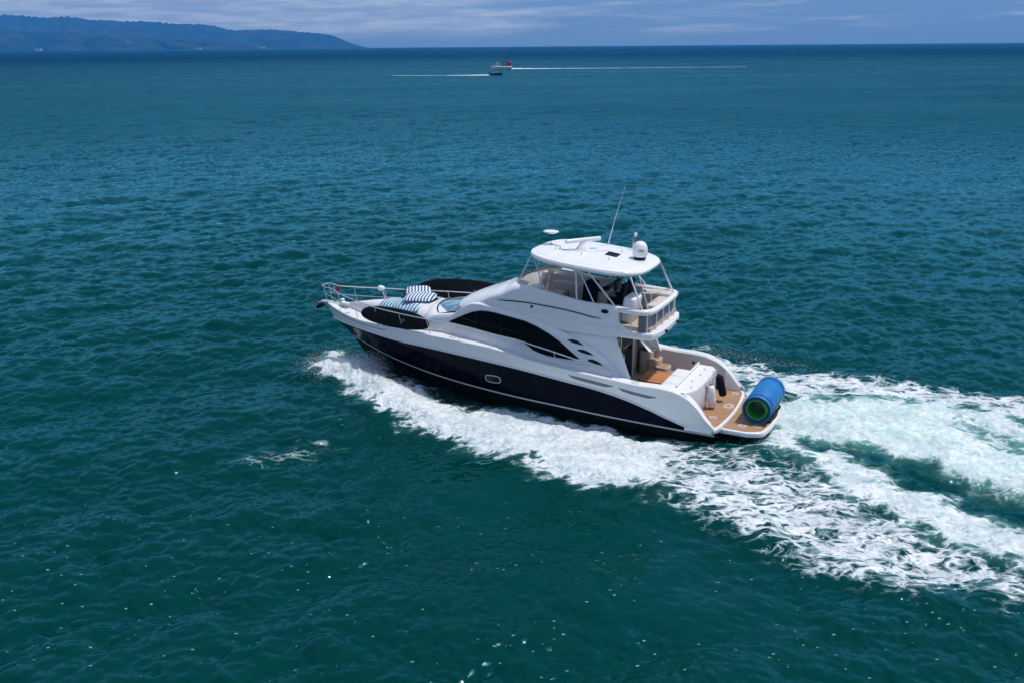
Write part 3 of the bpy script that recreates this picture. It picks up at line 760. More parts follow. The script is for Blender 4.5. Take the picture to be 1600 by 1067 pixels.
for s in (1, -1):
    mb = MB(); patch(mb, W_TOP, W_BOT, YS, .012, .05, 70, 6, s); w = mb.build('saloon_window', M['glass'], yacht)
    mb = MB()
    for xx in (8.1, 9.15, 6.55):
        a, b = interp(W_BOT, xx), interp(W_TOP, xx); mb.tube([(xx, s * (YS(xx, a) + .013), a + .01), (xx, s * (YS(xx, b) + .013), b - .01)], .012, 6)
    mb.build('mullion', M['trim'], w)
    mb = MB(); pts = [(x, s * (YS(x, z) + .008), z) for x, z in W_TOP] + [(x, s * (YS(x, z) + .008), z) for x, z in W_BOT[::-1]]
    mb.tube(pts, .014, 6, closed=True); mb.build('window_gasket', M['trim'], w)
VENTS = [([(4.83, 2.735), (4.95, 2.80), (5.05, 2.85), (5.22, 2.89), (5.36, 2.875), (5.44, 2.83)], [(4.83, 2.725), (5.12, 2.745), (5.3, 2.78), (5.44, 2.82)]),
         ([(4.45, 2.435), (4.57, 2.50), (4.68, 2.545), (4.84, 2.58), (4.98, 2.57), (5.06, 2.53)], [(4.45, 2.425), (4.73, 2.44), (4.9, 2.47), (5.06, 2.52)]),
         ([(4.07, 2.125), (4.18, 2.20), (4.29, 2.25), (4.46, 2.285), (4.6, 2.27), (4.68, 2.235)], [(4.07, 2.115), (4.35, 2.14), (4.52, 2.175), (4.68, 2.225)])]
for s in (1, -1):
    for t_, b_ in VENTS:
        mb = MB(); patch(mb, t_, b_, YS, .010, .04, 24, 4, s); mb.build('side_vent', M['trim'], yacht)

# upper moulding: brow, flybridge coaming, aft wing
ZT = smooth_tab([(2.55, 4.17), (3.2, 4.18), (4.2, 4.22), (5.13, 4.27), (5.76, 4.36), (6.46, 4.46), (7.03, 4.53), (7.5, 4.56), (8.0, 4.48), (8.4, 4.34), (8.9, 4.13), (9.5, 3.90), (10.1, 3.64), (10.4, 3.48), (10.6, 3.36)], 160)
YU = [(2.5, 1.66), (8.0, 1.66), (8.8, 1.60), (9.5, 1.48), (10.1, 1.28), (10.6, 1.02)]
ZSH = [(2.5, 4.0), (3.6, 4.05), (7.0, 4.36), (7.5, 4.32), (8.0, 4.10), (8.9, 3.78), (9.5, 3.60), (10.1, 3.38), (10.6, 3.20)]
WING = [(3.10, 1.72), (3.2, 1.9), (3.43, 2.51), (3.72, 3.16), (3.9, 3.16)]     # aft edge of the wing
FLY = 3.50
def well(x):
    if x >= 8.05: return 0.0
    if x > 6.9: return 1.50 * math.sqrt(max(0, 1 - ((x - 6.9) / 1.15) ** 2)) ** 0.8
    return 1.50
rows = []
xsU = list(np.linspace(3.62, 6.9, 14)) + list(np.linspace(7.0, 8.1, 14)) + list(np.linspace(8.25, 10.6, 16))
for x in xsU:
    yu = interp(YU, x); zt = interp(ZT, x); zsh = interp(ZSH, x); w = well(x)
    za = interp(ARCH, x) if x > 4.2 else 3.12
    zlow = max(min(za - .05, zsh - .1), 3.12 if x < 6 else 0)
    lean = .02
    r = [(x, yu + lean + .0, zlow), (x, yu + lean, (zlow + zsh) * .5 - .02), (x, yu + lean - .012, (zlow + zsh) * .5 + .02), (x, yu, zsh)]
    wr = min(w + .05, yu - .06) if w > 0 else 0
    for k in range(1, 11):
        a = math.pi / 2 * k / 10; ex = 2 / 2.3
        r.append((x, wr + (yu - wr) * math.cos(a) ** ex, zsh + (zt - zsh) * math.sin(a) ** ex))
    r += [(x, max(0, w), zt - .03), (x, max(0, w - .01), FLY + .01 if w > 0 else zt - .03), (x, 0.0, FLY if w > 0 else zt - .03)]
    if x > 8.6: r = [(px - .62 * ((x - 8.6) / 2.0) ** 1.2 * (py / 1.3) ** 2, py, pz) for px, py, pz in r]
    rows.append(r)
mb = MB(); mb.grid(rows)
lip = rows[-1]; mb.grid([lip, [(p[0] + .05, p[1] * .97, min(p[2], 3.30) - .02) for p in lip], [(p[0] - .25, p[1] * .9, 3.16) for p in lip]])
mb.mirror(); upper = mb.build('flybridge_moulding', M['white'], yacht)
# wing panel from flybridge down to the side deck
mb = MB(); rows = []
for z in np.linspace(1.74, 3.2, 14):
    xa = float(np.interp(z, [1.72, 1.9, 2.51, 3.16, 3.3], [3.10, 3.2, 3.43, 3.72, 3.76])); xf = 6.0
    o = .02 * math.sin(math.pi * (z - 1.74) / 1.46)
    rows.append([(xa + .03, 1.66 + .02, z), (xa, 1.72, z)] + [(x, (YS(x, z) - .10 - .03 * (z > 2.9)) * (1 - 0) , z) for x in np.linspace(xa + .05, xf, 10)])
mb.grid(rows); 
inn = [[(p[0], p[1] - .09, p[2]) for p in r[1:]] for r in rows]; mb.grid(inn, True); mb.grid([[r[0] for r in rows], [r[0] for r in inn]])
mb.mirror(); mb.build('aft_wing', M['white'], yacht)
# long dark feature stripe, port hole, oval badge
def YU2(x, z): return interp(YU, x) + .022
for s in (1, -1):
    st_t = [(4.24, 3.735), (4.62, 3.775), (5.1, 3.845), (5.59, 3.90), (6.03, 3.935), (6.59, 3.965), (7.15, 3.985), (7.9, 3.965), (8.3, 3.93)]
    st_b = [(x, z - .035 * (1 if 4.3 < x < 8.2 else .2)) for x, z in st_t]
    mb = MB(); patch(mb, st_t, st_b, YU2, .004, .02, 40, 2, s); mb.build('feature_stripe', M['trim'], yacht)
    mb = MB(); mb.lathe([(.05, -.01), (.05, .015), (.035, .02)], (0, 0, 0), 16, 'Y'); o = mb.build('side_light', M['trim'], yacht, loc=(6.9, s * 1.675, 3.84))
    mb = MB(); mb.lathe([(.5, -.01), (.5, .012), (.4, .016)], (0, 0, 0), 24, 'Y', sx=.26, sy=.14); mb.build('oval_badge', M['navy_cloth'], yacht, loc=(4.12, s * 1.682, 4.0))
mb = MB(); mb.tube([(x, YU2(x, z) + .004, z) for x, z in [(8.3, 3.70), (7.5, 3.67), (6.77, 3.63), (5.9, 3.56), (5.2, 3.49), (4.3, 3.46), (3.7, 3.45)]], .013, 6); mb.tube([(x, YU2(x, z) + .003, z) for x, z in [(8.3, 3.78), (7.0, 3.76), (5.6, 3.66), (4.4, 3.52)]], .006, 6)
mb.mirror(); mb.build('style_line', M['white'], upper)
# ---------------- aft flybridge deck and basket rail
pl = [(4.2, 1.66), (2.75, 1.66), (2.45, 1.52), (2.30, 1.0), (2.26, 0), (2.30, -1.0), (2.45, -1.52), (2.75, -1.66), (4.2, -1.66)]
mb = MB(); mb.prism(pl[::-1], 3.14, 3.38, bev=.05); mb.build('flybridge_deck', M['white'], yacht)
mb = MB(); mb.prism([(6.95, 1.45), (2.55, 1.45), (2.55, -1.45), (6.95, -1.45)], 3.38, 3.52); mb.build('flybridge_floor', M['beige'], yacht)
rim = [(4.3, 1.60, 4.16), (3.6, 1.60, 4.12), (2.95, 1.60, 4.09), (2.72, 1.55, 4.09), (2.58, 1.40, 4.09), (2.52, 1.0, 4.09), (2.50, 0, 4.09), (2.52, -1.0, 4.09), (2.58, -1.40, 4.09), (2.72, -1.55, 4.09), (2.95, -1.60, 4.09), (3.6, -1.60, 4.12), (4.3, -1.60, 4.16)]
mb = MB(); mb.tube(rim, .105, 12); mb.build('basket_rim', M['white'], yacht)
def inset(p, d): return (p[0] + (d if p[0] < 2.9 else 0), p[1] * (1 - d / 1.6), p[2])
mb = MB(); R_ = [inset(p, .05) for p in rim[2:-2]]
mb.grid([[(x, y, 3.36) for x, y, z in R_], [(x, y, 4.03) for x, y, z in R_]]); mb.build('windbreak_panel', M['smoke'], yacht)
mb = MB()
mb.grid([[(x, 1.66, z) for x, z in [(4.4, 3.36), (3.7, 3.36), (3.3, 3.38), (3.05, 3.38)]], [(x, 1.66, z) for x, z in [(4.4, 4.1), (3.9, 4.02), (3.5, 3.6), (3.1, 3.40)]]])
mb.mirror(); mb.build('side_fairing', M['white'], yacht)
mb = MB()
for x, y in ((2.66, 1.50), (2.52, .95), (2.50, .32), (2.50, -.32), (2.52, -.95), (2.66, -1.50), (3.2, 1.60), (3.2, -1.60)):
    mb.tube([(x - .02, y * 1.02, 3.36), (x - .02, y * 1.02, 4.06)], .022, 8)
mb.build('baluster', M['steel2'], yacht)
for y in (.6, -.7):
    mb = MB(); mb.lathe([(.05, 0), (.06, .06), (.03, .09)], (0, 0, 0), 12, 'X'); mb.build('deck_light', M['trim'], yacht, loc=(2.20, y, 3.26))

# windshield on its white cowl
def ws(u, v, o=0.0, k=1.0):                    # u -1..1 across, v 0..1 forward
    y = u * 1.38 * k; x = 10.22 + (1.36 - .62 * abs(u) ** 2.2) * v * k + .10 * (1 - k); z = 3.27 - .19 * v - .12 * abs(u) ** 2 + o
    return (x, y, z)
def cowl(u, v):
    x, y, z = ws(u, v, -.012, 1.0); k = 1 + .22 * max(0, v) ** 2
    return (x - .10 + .30 * v, y * 1.05, z)
mb = MB(); cr = []
for u in np.linspace(-1.0, 1.0, 41):
    col_ = [cowl(u, v) for v in np.linspace(-.6, 1, 12)]; x, y, z = col_[-1]
    col_ += [(x + .10, y * 1.02, z - .05), (x + .30, y * 1.05, z - .20), (x + .45, y * 1.08, z - .8)]; cr.append(col_)
mb.grid(cr)
for e in (0, -1):
    sg = -1 if e == 0 else 1
    mb.grid([cr[e], [(x, y + sg * .03, z - .03) for x, y, z in cr[e]], [(x, y + sg * .07, z - .2) for x, y, z in cr[e]], [(x, y + sg * .08, z - .9) for x, y, z in cr[e]]])
mb.build('windshield_cowl', M['white'], yacht)
mb = MB()
per = [ws(u, 0, .01) for u in np.linspace(-.98, .98, 20)] + [ws(.98, v, .01) for v in (.25, .5, .75)] + [ws(u, .98, .01) for u in np.linspace(.98, -.98, 30)] + [ws(-.98, v, .01) for v in (.75, .5, .25)]
mb.tube(per, .034, 8, closed=True)
wsf = mb.build('windshield_frame', M['trim'], yacht)
mb = MB(); mb.grid([[ws(u, v, .012) for v in np.linspace(0.02, .97, 8)] for u in np.linspace(-.97, .97, 25)]); mb.build('windshield', M['windshield'], wsf)
# ---------------- hardtop
HTX, HTZ, HTS = 5.184, 5.53, .081
def ht_outline(n=88, a=2.19, b=1.86, off=0):
    o = []
    for i in range(n):
        t = 2 * math.pi * i / n; c, s = math.cos(t), math.sin(t)
        e = 2 / 3.7; x = math.copysign(abs(c) ** e, c) * (a - off); y = math.copysign(abs(s) ** e, s) * (b - off)
        y *= 1 - .12 * max(0, x / a) ** 2 - .10 * max(0, -x / a) ** 2
        o.append((HTX + x, y))
    return o
def HZ(x, y=0): return HTZ + HTS * (x - HTX)
mb = MB(); rings = []
for off, z in ((.42, -.14), (.12, -.17), (.03, -.13), (0, -.05), (.03, .015), (.12, .05), (.42, .075), (.9, .095), (1.4, .10), (1.8, .105)):
    rings.append([(x, y, HZ(x) + z) for x, y in ht_outline(off=off)])
mb.grid(rings, closed=True); n = 88
base = len(mb.v); mb.f.append(tuple(range(n))[::-1]); mb.sm.append(True); mb.f.append(tuple(base - n + k for k in range(n))); mb.sm.append(True)
ht = mb.build('hardtop', M['white'], yacht)
mb = MB(); mb.prism([(4.84, -.47), (4.80, .08), (4.33, .13), (4.36, -.38)], lambda x, y: HZ(x) + .05, lambda x, y: HZ(x) + .115); mb.build('hatch', M['navy_cloth'], ht)
mb = MB(); mb.prism(rr_outline(3.6, 6.6, -1.3, 1.3, .3), lambda x, y: HZ(x) - .165, lambda x, y: HZ(x) - .10); mb.build('headliner', M['graytrim'], ht)
# a moulded water channel round the top
mb = MB(); P_ = ht_outline(off=.22); mb.tube([(x, y, HZ(x) + .058) for x, y in P_], .010, 6, closed=True); mb.build('moulding', M['white'], ht)
# radar: pedestal and open array bar
rd = empty('radar_scanner', (5.72, -.13, HZ(5.72) + .09), ht)
mb = MB(); mb.lathe([(.27, -.03), (.25, .05), (.17, .15), (.12, .22), (.11, .28)], seg=20); mb.build('pedestal', M['white'], rd)
mb = MB(); mb.box((0, 0, .35), (1.46, .15, .15), rz=math.radians(53), bev=.05); mb.build('scanner_bar', M['white'], rd)
# satellite dome
dm = empty('satellite_dome', (3.61, -.29, HZ(3.61) + .085), ht)
mb = MB(); mb.lathe([(.20, .0), (.21, .03), (.235, .10)], seg=28); mb.build('dome_base', M['trim'], dm)
mb = MB(); mb.lathe([(.24, .10), (.26, .13), (.272, .25), (.265, .37), (.24, .47), (.20, .55), (.13, .61), (.05, .635), (.004, .64)], seg=32); mb.build('dome_cover', M['white'], dm)
mb = MB()
for k in range(6):      # the maker's mark reads as one small dark word at this size
    a = math.radians(120 - 6.5 * (2.5 - k)); R0 = .272
    mb.box((R0 * math.cos(a), R0 * math.sin(a), .345), (.022, .006, .030 + .008 * (k % 2)), rz=a - math.pi / 2)
mb.build('lettering', M['trim'], dm)
# antennas, horns, lights
mb = MB(); mb.tube([(5.33, -1.56, HZ(5.33)), (5.0, -1.50, 6.75), (4.65, -1.42, 7.85)], [.022, .015, .007], 8); mb.build('whip_antenna', M['steel2'], ht)
z0 = HZ(4.33); mb = MB(); mb.tube([(4.33, -1.50, z0), (4.27, -1.50, z0 + .50)], .02, 8); mst = mb.build('light_mast', M['steel2'], ht)
mb = MB(); mb.lathe([(.05, 0), (.06, .03), (.06, .11), (.03, .14)], (4.22, -1.50, z0 + .56), 12); mb.build('anchor_light', M['steel2'], mst)
mb = MB(); mb.box((4.30, -1.50, z0 + .46), (.10, .08, .18), bev=.02); mb.build('lamp_bracket', M['graytrim'], mst)
mb = MB(); mb.tube([(7.0, -.15, HZ(7)), (7.0, -.15, HZ(7) + .44)], .012, 8); ga = mb.build('antenna_post', M['trim'], ht)
mb = MB(); mb.lathe([(.02, -.05), (.16, -.03), (.27, .02), (.27, .05), (.2, .075), (.02, .08)], (7.0, -.15, HZ(7) + .50), 28, sx=1.1, sy=.85); mb.build('tv_antenna', M['white'], ga)
for x, y in ((6.48, .55), (6.39, .35), (6.01, .42)):
    mb = MB(); mb.lathe([(.025, 0), (.025, .08), (.035, .10), (.035, .13), (.015, .14)], (x, y, HZ(x) + .06), 10); mb.build('gps_puck', M['steel'], ht)
for x, y in ((4.42, .65), (4.44, -.73), (5.45, .62)):
    mb = MB(); mb.lathe([(.02, 0), (.02, .12), (.035, .14), (.015, .16)], (x, y, HZ(x) + .06), 10); mb.build('mast_light', M['steel2'], ht)
mb = MB(); mb.tube([(x, y, HZ(x) + .10) for x, y in ((7.0, -.1), (6.5, .05), (6.42, .42), (6.0, .35), (5.6, .25), (5.1, -.35), (4.9, -.55))], .011, 6); mb.build('cable', M['graytrim'], ht)

# hardtop legs
def leg(a, b, r=.025, m='steel2'):
    mb = MB(); mb.tube([a, b], r, 8); return mb.build('hardtop_leg', M[m], yacht)
for s in (1, -1):
    Z_ = lambda x: HZ(x) - .12
    leg((7.12, s * 1.28, Z_(7.12)), (7.60, s * 1.38, 4.56))
    leg((7.0, s * 1.34, Z_(7.0)), (6.45, s * 1.58, 4.46), .018)
    leg((6.8, s * 1.40, Z_(6.8)), (6.60, s * 1.58, 4.48), .014)
    leg((5.25, s * 1.62, Z_(5.25)), (5.20, s * 1.60, 4.26), .032)
    leg((5.15, s * 1.62, Z_(5.15)), (4.55, s * 1.60, 4.22), .022)
    leg((4.85, s * 1.62, Z_(4.85)), (3.75, s * 1.60, 4.17), .030)
    leg((3.30, s * 1.50, Z_(3.30)), (2.80, s * 1.58, 4.16), .032)
    leg((3.12, s * 1.15, Z_(3.12)), (2.66, s * 1.38, 4.16), .018, 'steel')
# flybridge furniture
mb = MB(); mb.box((6.55, -1.10, 3.85), (1.5, .62, .68), bev=.07); mb.box((6.9, -.2, 3.72), (.7, 1.6, .42), bev=.07); sf = mb.build('flybridge_sofa', M['cream'], yacht)
mb = MB(); mb.box((6.1, -1.30, 4.22), (2.6, .16, .34), bev=.06); mb.box((7.45, -.55, 4.28), (.18, 1.5, .36), rz=.35, bev=.06); mb.build('backrest', M['cream'], sf)
mb = MB(); mb.box((6.2, -.98, 3.75), (.60, .03, .34), bev=.005); mb.build('locker_door', M['beige'], sf)
mb = MB(); mb.box((7.35, .72, 3.95), (.55, 1.0, .70), rz=-.35, bev=.10); mb.build('sun_lounge', M['white_vinyl'], yacht)
hc = empty('helm_console', (4.85, -.25, FLY), yacht)
mb = MB(); mb.box((0, 0, .40), (.55, 1.25, .80), bev=.08); mb.build('console_body', M['cream'], hc)
mb = MB(); mb.box((-.12, 0, .90), (.45, 1.1, .14), ry=.5, bev=.03); mb.build('instrument_panel', M['trim'], hc)
mb = MB(); mb.tube([(-.42 + .06 * math.cos(a), .25 + .19 * math.cos(a), .78 + .19 * math.sin(a)) for a in np.linspace(0, 6.283, 21)[:-1]], .014, 6, closed=True); mb.build('steering_wheel', M['steel'], hc)
def helm_seat(x, y, mat):
    r = empty('helm_seat', (x, y, FLY), yacht)
    mb = MB(); mb.lathe([(.16, 0), (.14, .04), (.05, .08), (.05, .42)], seg=14); mb.build('pedestal', M['steel'], r)
    mb = MB(); mb.box((0, 0, .50), (.50, .54, .16), bev=.05); mb.build('seat', mat, r)
    mb = MB(); mb.box((-.24, 0, .86), (.15, .54, .62), ry=-.12, bev=.06); mb.build('backrest', mat, r)
    mb = MB(); 
    for s in (1, -1): mb.box((0, .29 * s, .68), (.40, .06, .07), bev=.02)
    mb.build('armrest', M['trim'], r); return r
helm_seat(4.25, .15, M['navy_cloth']); helm_seat(4.25, -.55, M['navy_cloth'])
dc = empty('covered_dash', (5.05, .75, FLY), yacht)
mb = MB(); mb.box((0, 0, .72), (.42, .62, 1.15), ry=-.1, bev=.10); mb.build('cloth_cover', M['navy_cloth'], dc)
mb = MB(); mb.box((3.95, .95, 4.80), (.12, .50, .36), bev=.02); mb.tube([(3.95, .95, 4.95), (3.98, .95, HZ(3.98) - .15)], .03, 8); mb.build('hanging_screen', M['trim'], yacht)
mb = MB(); mb.box((3.25, -1.15, 3.85), (1.2, .55, .65), bev=.07); mb.box((2.85, -.2, 3.80), (.45, 1.4, .55), bev=.07); sf = mb.build('aft_sofa', M['cream'], yacht)
mb = MB(); mb.box((3.5, .75, 3.98), (.42, .85, .92), ry=-.15, bev=.09); mb.build('wet_bar', M['white_vinyl'], yacht)
mb = MB(); mb.tube([(3.35, .4, 4.45), (3.0, .1, 4.40), (2.8, -.3, 4.36)], .022, 8); mb.tube([(3.0, .1, 4.40), (3.0, .1, 3.52)], .02, 8); mb.build('grab_rail', M['steel'], yacht)
# low venturi screen round the front of the flybridge
mb = MB(); fr = []
for t in np.linspace(-1, 1, 25):
    a = t * math.pi / 2 * .92; fr.append((6.95 + 1.18 * math.cos(a) ** .8, 1.54 * math.sin(a), 0))
bot = [(x, y, interp(ZT, x) - .02) for x, y, _ in fr]; top = [(x - .10, y * .97, interp(ZT, x) + .13) for x, y, _ in fr]
mb.grid([bot, top]); v = mb.build('venturi_screen', M['cream'], yacht)

# ---------------- hull details
def HS(x, z): return max(half(x, z) , 0) * .65 + YH(x) * .35
def TS(x, z):
    w = min(1, max(0, (z - zn(x)) / max(.05, zs(x) - zn(x)))); a = half(x, zn(x)) * .65 + YH(x) * .35; return a * (1 - w) + YH(x) * w
for s in (1, -1):
    for t_, b_ in (([(3.52, 1.60), (4.3, 1.69), (5.16, 1.765)], [(3.52, 1.575), (3.8, 1.52), (4.6, 1.60), (5.0, 1.66), (5.16, 1.755)]),
                   ([(1.98, 1.425), (2.7, 1.49), (3.32, 1.57)], [(1.98, 1.405), (2.3, 1.34), (2.9, 1.41), (3.2, 1.47), (3.32, 1.56)])):
        mb = MB(); patch(mb, t_, b_, TS, .008, .03, 20, 3, s); mb.build('air_intake', M['graytrim'], yacht)
    pw = MB(); c = (8.22, 1.08); P = []
    for a in np.linspace(0, 2 * math.pi, 33)[:-1]:
        x = c[0] + math.copysign(min(.20, abs(.30 * math.cos(a))), math.cos(a)) + .12 * math.cos(a); z = c[1] + .145 * math.sin(a) + .03 * (c[0] - x)
        P.append((x, z))
    yy = lambda x, z: half(x, z) * (1 - .35 * (((z - zb(x)) / (zn(x) - zb(x))) ** 2)) + YH(x) * .35 * (((z - zb(x)) / (zn(x) - zb(x))) ** 2)
    pw.tube([(x, s * (yy(x, z) + .004), z) for x, z in P], .013, 8, closed=True); o = pw.build('portlight', M['steel2'], yacht)
    mb = MB(); n = len(P); mb.add([(x, s * (yy(x, z) + .010), z) for x, z in P], [tuple(range(n))]); mb.build('pane', M['glass'], o)
    # mooring cleats
    for x in (1.05, 2.75, 9.95, 15.7):
        y = (YH(x) - .12) * s; z = zs(x) + (.05 if x < 3.5 else .01)
        mb = MB(); mb.tube([(x - .14, y, z + .05), (x + .14, y, z + .05)], .016, 8); mb.tube([(x - .05, y, z), (x - .05, y, z + .05)], .014, 6); mb.tube([(x + .05, y, z), (x + .05, y, z + .05)], .014, 6)
        mb.build('cleat', M['steel'], yacht)
# ---------------- bow rail
def rail_pt(x, s, h=1.0):
    zt = interp([(4.6, 2.22), (4.85, 2.35), (5.99, 2.56), (7.17, 2.75), (8.38, 2.84), (9.72, 2.91), (11.1, 2.95), (13.94, 2.92), (15.97, 2.98), (16.9, 3.05), (17.4, 3.10)], x)
    return (x, s * max(.0, (YH(min(x, 17.0)) - .09) * (1 + .03 * (h > .5))), zs(x) + (zt - zs(x)) * h)
xs_r = list(np.linspace(4.85, 15.5, 24)) + list(np.linspace(15.8, 16.9, 5))
L_ = [rail_pt(x, 1) for x in xs_r]; Rr_ = [rail_pt(x, -1) for x in xs_r[::-1]]
front = [(17.25, .30, 3.10), (17.42, .18, 3.12), (17.42, -.18, 3.12), (17.25, -.30, 3.10)]
mb = MB(); mb.tube([(4.62, 1.90, 2.24), (4.72, 2.05, 2.29)] + L_ + front + Rr_ + [(4.72, -2.05, 2.29), (4.62, -1.90, 2.24)], .022, 8); br = mb.build('bow_rail', M['steel'], yacht)
for s in (1, -1):
    pts = [(x, y * .99, z) for x, y, z in [rail_pt(x, s, .5) for x in np.linspace(13.0, 16.9, 12)]] + [(17.3, s * .17, 2.76)]
    mb = MB(); mb.tube(pts, .011, 6); mb.build('mid_rail', M['steel'], br)
    for x in (5.6, 6.9, 8.2, 9.6, 10.95, 12.35, 13.7, 15.0, 16.2):
        a = rail_pt(x, s, 0); b = rail_pt(x + .14, s, 1); mb = MB(); mb.tube([a, b], .013, 6); mb.build('stanchion', M['steel'], br)
    mb = MB(); mb.tube([(17.2, s * .16, 2.36), (17.38, s * .18, 3.10)], .013, 6); mb.build('stanchion', M['steel'], br)
    # cockpit end of the side deck: small hand rail running down the wing
    mb = MB(); mb.tube([(4.05, s * 1.90, 2.12), (3.75, s * 1.97, 2.06), (3.5, s * 2.05, 1.92), (3.38, s * 2.08, 1.80)], .014, 6); mb.build('hand_rail', M['steel'], yacht)
# anchor, roller, windlass, search light, hatches
an = empty('anchor', (17.45, 0, 2.30), yacht)
mb = MB(); mb.box((.05, 0, .02), (.75, .07, .07), ry=.15, bev=.01); mb.build('shank', M['steel'], an)
mb = MB(); mb.grid([[(.20, 0, -.12), (.42, -.22, -.02), (.50, 0, .04)], [(.20, 0, -.16), (.42, .22, -.02), (.50, 0, .04)]]); mb.box((.28, 0, -.14), (.34, .30, .16), ry=.5, bev=.05); mb.build('fluke', M['trim'], an)
mb = MB(); mb.box((17.35, 0, 2.37), (.55, .26, .10), bev=.03); mb.build('anchor_roller', M['steel'], yacht)
mb = MB(); mb.lathe([(.13, 0), (.13, .08), (.08, .12), (.09, .2), (.05, .23)], (16.55, 0, 2.38), 16); mb.box((16.3, .12, 2.44), (.32, .18, .10), bev=.02); mb.build('windlass', M['steel2'], yacht)
mb = MB(); mb.tube([(15.05, -.95, 2.55), (15.16, -.95, 2.90)], .02, 8); sl_ = mb.build('light_post', M['steel'], yacht)
mb = MB(); mb.lathe([(.03, -.12), (.10, -.08), (.12, .08), (.10, .12)], (0, 0, 0), 16, 'X', sx=1.2); mb.build('search_light', M['white'], sl_, loc=(15.20, -.95, 2.98))
mb = MB(); mb.box((15.6, -.45, 2.62), (.22, .12, .04), bev=.01); mb.build('deck_hardware', M['trim'], yacht)
mb = MB(); mb.prism(rr_outline(11.95, 12.45, -.28, .28, .08), 3.03, 3.10, bev=.01); mb.build('deck_hatch', M['glass'], yacht)
# toe groove along the bow bulwark
mb = MB(); mb.tube([(x, TS(x, zs(x) - .12) + .003, zs(x) - .12) for x in np.linspace(13.2, 16.6, 20)], .014, 6); mb.mirror(); mb.build('bulwark_groove', M['graytrim'], yacht)
# burgee on the bow rail
mb = MB(); mb.grid([[(17.02, -.36, 2.74 + .03 * k), (16.96, -.34, 2.76), (16.88, -.37, 2.75)] for k in (0, 1)])
rows = [[(17.1 - .06 * i, -.25 + .02 * math.sin(i * 1.9), z + .01 * math.sin(i)) for i in range(5)] for z in (2.76, 2.84, 2.92, 3.0)]
mb = MB(); mb.grid(rows); fl = mb.build('burgee', M['red'], yacht)
mb = MB(); mb.grid([[(17.17 - .025 * i, -.25, z) for i in range(4)] for z in (2.76, 2.90, 3.0)]); mb.build('hoist_band', M['white_vinyl'], fl)
# transom gate rail
mb = MB(); mb.tube([(.98, -.72, 1.52), (.80, -.72, 1.62), (.70, -.40, 1.62), (.70, .12, 1.60), (.78, .42, 1.56), (.86, .42, 1.40)], .022, 8)
for y in (-.4, -.05, .3): mb.tube([(.70, y, 1.60), (.78, y, 1.25)], .014, 6)
mb.tube([(.74, -.5, 1.36), (.74, .3, 1.36)], .014, 6); mb.build('transom_rail', M['steel'], yacht)

def settle(o):
    """hand an object built in yacht coordinates over to the scene as a thing of its own"""
    o.matrix_world = YM @ o.matrix_basis
    return o

# ------------------------------------------------------------------ loose things on the yacht
def fender(x, y, z, lean, mat, label, group):
    r = empty('fender'); r.matrix_world = YM @ (Matrix.Translation((x, y, z)) @ Matrix.Rotation(lean, 4, 'Y'))
    tag(r, label, 'fender', group)
    mb = MB(); mb.lathe([(.01, -.40), (.09, -.385), (.135, -.33), (.14, -.1), (.14, .15), (.135, .32), (.09, .385), (.03, .41)], seg=20); mb.build('fender_body', mat, r)
    mb = MB(); mb.lathe([(.03, .40), (.03, .45)], seg=10); mb.build('eye', M['trim'], r)
    mb = MB(); mb.tube([(0, 0, .44), (.04, 0, .60), (.08, 0, .72)], .009, 6); mb.build('lanyard', M['rope'], r)
    return r
fender(.52, -.62, 1.14, .26, M['navy_cloth'], 'navy blue fender hanging from the transom rail above the teak swim platform', 'fenders hanging at the stern')
fender(.62, .22, 1.0, .12, M['white_vinyl'], 'off-white fender hanging from the transom rail beside the white locker', 'fenders hanging at the stern')

# rolled floating mat
mat_m = principled('blue_foam', (0.0, 0.14, 0.40), 0.55)
t = mat_m.node_tree; NN = NT(t); oo = NN.n('ShaderNodeTexCoord').outputs['Object']
t.links.new(NN.mix(NN.step(NN.noise(oo, 5.0, 4, .6), .3, .7), (0.0, 0.12, 0.40), (0.0, 0.19, 0.47)), t.nodes['Principled BSDF'].inputs['Base Color'])
green_m = principled('green_foam', (0.05, 0.30, 0.07), 0.6)
teal_m = principled('teal_foam', (0.0, 0.075, 0.12), 0.6)
rm = empty('rolled_mat'); rm.matrix_world = YM @ Matrix.Translation((-1.07, -.32, .485 + .50)); tag(rm, 'thick blue and green foam water mat rolled up and strapped on the aft platform', 'water mat')
def spiral(mb, r0, r1, a0, turns, y0, y1, th, n=110):
    pr = []
    for i in range(n + 1):
        u = i / n; a = a0 + turns * 2 * math.pi * u; r = r0 + (r1 - r0) * u; pr.append((a, r))
    rows = []
    for (a, r) in pr:
        def P(rr, y): return (rr * math.cos(a), y, rr * math.sin(a))
        rows.append([P(r, y0), P(r + th * .15, y0 - .01), P(r + th * .85, y0 - .01), P(r + th, y0), P(r + th, y1), P(r + th * .85, y1 + .01), P(r + th * .15, y1 + .01), P(r, y1)])
    mb.grid(rows, closed=True)
    for r in (rows[0], rows[-1]): mb.add(r, [tuple(range(8))])
YA, YB = -1.12, 1.12
mb = MB(); spiral(mb, .285, .345, 2.2, 1.15, YA, YB, .042, 110); mb.build('green_layer', green_m, rm)
mb = MB(); spiral(mb, .455, .455, -1.3, .985, YA - .0, YB + .0, .035); mb.build('blue_layer', mat_m, rm)
mb = MB(); spiral(mb, .352, .440, 2.2, 1.9, YA + .01, YB - .01, .040, 140); mb.build('teal_core', teal_m, rm)
for y in (YB - .22, YA + .25):
    mb = MB(); mb.grid([[(.497 * math.cos(a), y + dy, .497 * math.sin(a)) for dy in (-.03, .03)] for a in np.linspace(0, 2 * math.pi, 41)]); mb.build('strap', M['navy_cloth'], rm)
mb = MB(); rows = []
